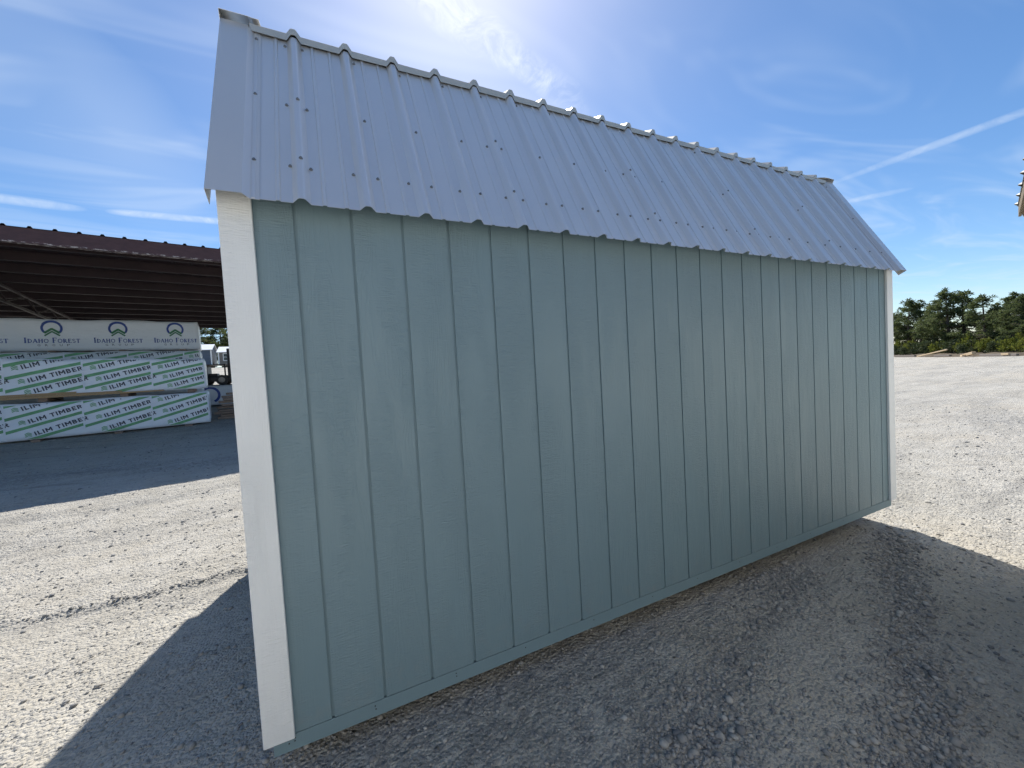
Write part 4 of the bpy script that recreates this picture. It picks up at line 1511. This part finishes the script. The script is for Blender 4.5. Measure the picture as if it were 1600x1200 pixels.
# low growth along the edge of the gravel (position along the edge, distance behind it, height, breadth, kind)
edge0 = Vector((84.5, 31.7, 0))
SHR = [(0.6, 2.6, 2.2, 1.6, 0, 'yellow-green bush at the foot of the pines beside the shed corner'), (2.2, 2.0, 1.7, 1.6, 1, 'dark low bush right of the yellow-green one by the shed corner'),
       (4.1, 2.8, 2.3, 1.7, 2, 'second yellow-green bush from the shed corner'), (6.0, 1.8, 1.7, 1.8, 3, 'dark bush above the left end of the timber bank'),
       (8.0, 2.4, 2.0, 1.9, 1, 'dark bush left of the leaning plank'), (10.2, 2.6, 2.1, 1.9, 3, 'dull green bush behind the leaning plank'), (12.4, 2.2, 1.9, 1.7, 2, 'light green bush right of the leaning plank'),
       (14.6, 2.2, 1.9, 1.8, 1, 'dark bush in the middle of the row'), (16.9, 2.8, 2.1, 1.8, 0, 'yellow-green bush left of the pale timber offcuts'), (18.8, 2.0, 1.6, 1.7, 3, 'dark bush just behind the pale timber offcuts'),
       (20.9, 2.4, 1.9, 1.7, 2, 'bright yellow-green bush above the pale offcuts'), (23.0, 2.2, 1.7, 1.7, 3, 'dark bush right of the pale offcuts'), (25.0, 2.4, 1.9, 1.7, 0, 'yellow-green bush second from the right edge'),
       (27.0, 2.0, 1.6, 1.7, 2, 'light green bush at the right edge'), (29.5, 2.4, 1.7, 1.8, 1, 'dark bush past the right edge'), (32, 2.4, 1.7, 1.8, 0, 'yellow bush past the right edge')]
for s, bk, h, br, k, lb in SHR:
    p = edge0 + dd * s + nn * bk
    root = empty('bush', (p.x, p.y, gz(p.x, p.y)), lb, 'bush', 'bushes along the edge of the gravel', rt.uniform(0, 6.28))
    root.scale = (br * 1.1, br * 1.1, h * 1.25)
    sm, fm_ = SCR[k]
    obj('stem', sm, root)
    obj('foliage', fm_, root)

# earth bank, offcuts and a leaning plank at the gravel's edge
M['earth'] = simple('brown_earth', (0.085, 0.064, 0.040), 0.95, 0.35, 1.2, bump=0.8, bscale=3.0)
mbk = MB()
prof = [(0.0, -0.15), (0.35, 0.16), (0.9, 0.30), (2.0, 0.34), (6.0, 0.42), (30.0, 0.6), (90.0, 0.9), (92.0, -0.3)]
vs, fs = [], []
ns = 70
for i in range(ns + 1):
    s = -12 + i * 60 / ns
    c = edge0 + dd * s
    for u, zz in prof:
        p = c + nn * (u + 0.12 * math.sin(s * 2.1) + 0.08 * math.sin(s * 5.3))
        vs.append((p.x, p.y, -0.09 + zz * (1 + 0.25 * math.sin(s * 1.3 + u) + 0.15 * math.sin(s * 3.7))))
m_ = len(prof)
for i in range(ns):
    for j in range(m_ - 1):
        fs.append((i * m_ + j, (i + 1) * m_ + j, (i + 1) * m_ + j + 1, i * m_ + j + 1))
tag(obj('earth_bank', MB().add(vs, fs).mesh('earth_bank', M['earth'], smooth=True)), 'low brown earth bank under the bushes and pines', None, None, 'structure')

# undergrowth and saplings too dense to tell apart, filling the wood behind the pines
r_ = np.random.default_rng(77)
cen, rad = [], []
for i in range(520):
    s_, u_ = r_.uniform(-14, 46), r_.uniform(6, 26)
    p = edge0 + dd * s_ + nn * u_
    hh = r_.uniform(0.8, 3.0)
    for k in range(5):
        cen.append((p.x + r_.normal(0, .5), p.y + r_.normal(0, .5), 0.3 + hh * (k + r_.random()) / 5))
        rad.append(r_.uniform(0.45, 0.8))
V, Fc = tuft(cen, rad, 16, r_, 0.42, 0.20, 0.3, 0.9)
tag(obj('undergrowth', np_mesh('undergrowth', V, Fc, M['dark_scrub'])), 'dense dark undergrowth filling the wood behind the pines', 'undergrowth', None, 'stuff')

M['pale_wood'] = lumber_mat('pale_offcuts', (0.46, 0.33, 0.19), (0.70, 0.54, 0.35))
M['grey_wood'] = lumber_mat('weathered_boards', (0.13, 0.105, 0.09), (0.27, 0.23, 0.20))


def edge_pt(s, u, z):
    p = edge0 + dd * s + nn * u
    return Vector((p.x, p.y, z))


def log(name, a, b, wx, wz, mat, label, cat, group=None):
    a, b = Vector(a), Vector(b)
    me_ = MB().beam((0, 0, 0), tuple(b - a), wx, wz).mesh(name, M[mat], bevel=0.02)
    return tag(obj(name, me_, None, a), label, cat, group)


log('plank', edge_pt(12.4, -0.2, 0.00), edge_pt(18.1, 0.2, 0.80), 0.16, 0.14, 'pale_wood', 'long pale plank leaning up at the edge of the gravel', 'plank')
log('beam', edge_pt(7.0, -0.3, 0.08), edge_pt(12.0, -0.25, 0.10), 0.25, 0.24, 'grey_wood', 'grey weathered beam lying left of the leaning plank', 'beam')
log('beam', edge_pt(16.6, -0.3, 0.05), edge_pt(19.6, -0.25, 0.07), 0.25, 0.22, 'grey_wood', 'short grey beam lying under the raised end of the leaning plank', 'beam')
log('beam', edge_pt(24.8, -0.3, 0.05), edge_pt(29.8, -0.25, 0.05), 0.22, 0.22, 'grey_wood', 'grey weathered beam lying right of the pale offcuts', 'beam')
log('offcut', edge_pt(22.4, -0.4, 0.05), edge_pt(23.9, -0.35, 0.34), 0.35, 0.30, 'pale_wood', 'pale orange timber offcut tilted on the gravel edge', 'offcut')
log('offcut', edge_pt(22.2, -0.55, 0.02), edge_pt(22.9, -0.7, 0.06), 0.25, 0.22, 'pale_wood', 'small pale offcut lying at the foot of the tilted one', 'offcut')
log('offcut', edge_pt(28.1, -0.4, 0.12), edge_pt(29.0, -0.35, 0.14), 0.25, 0.20, 'pale_wood', 'pale offcut near the right edge of the photo', 'offcut')
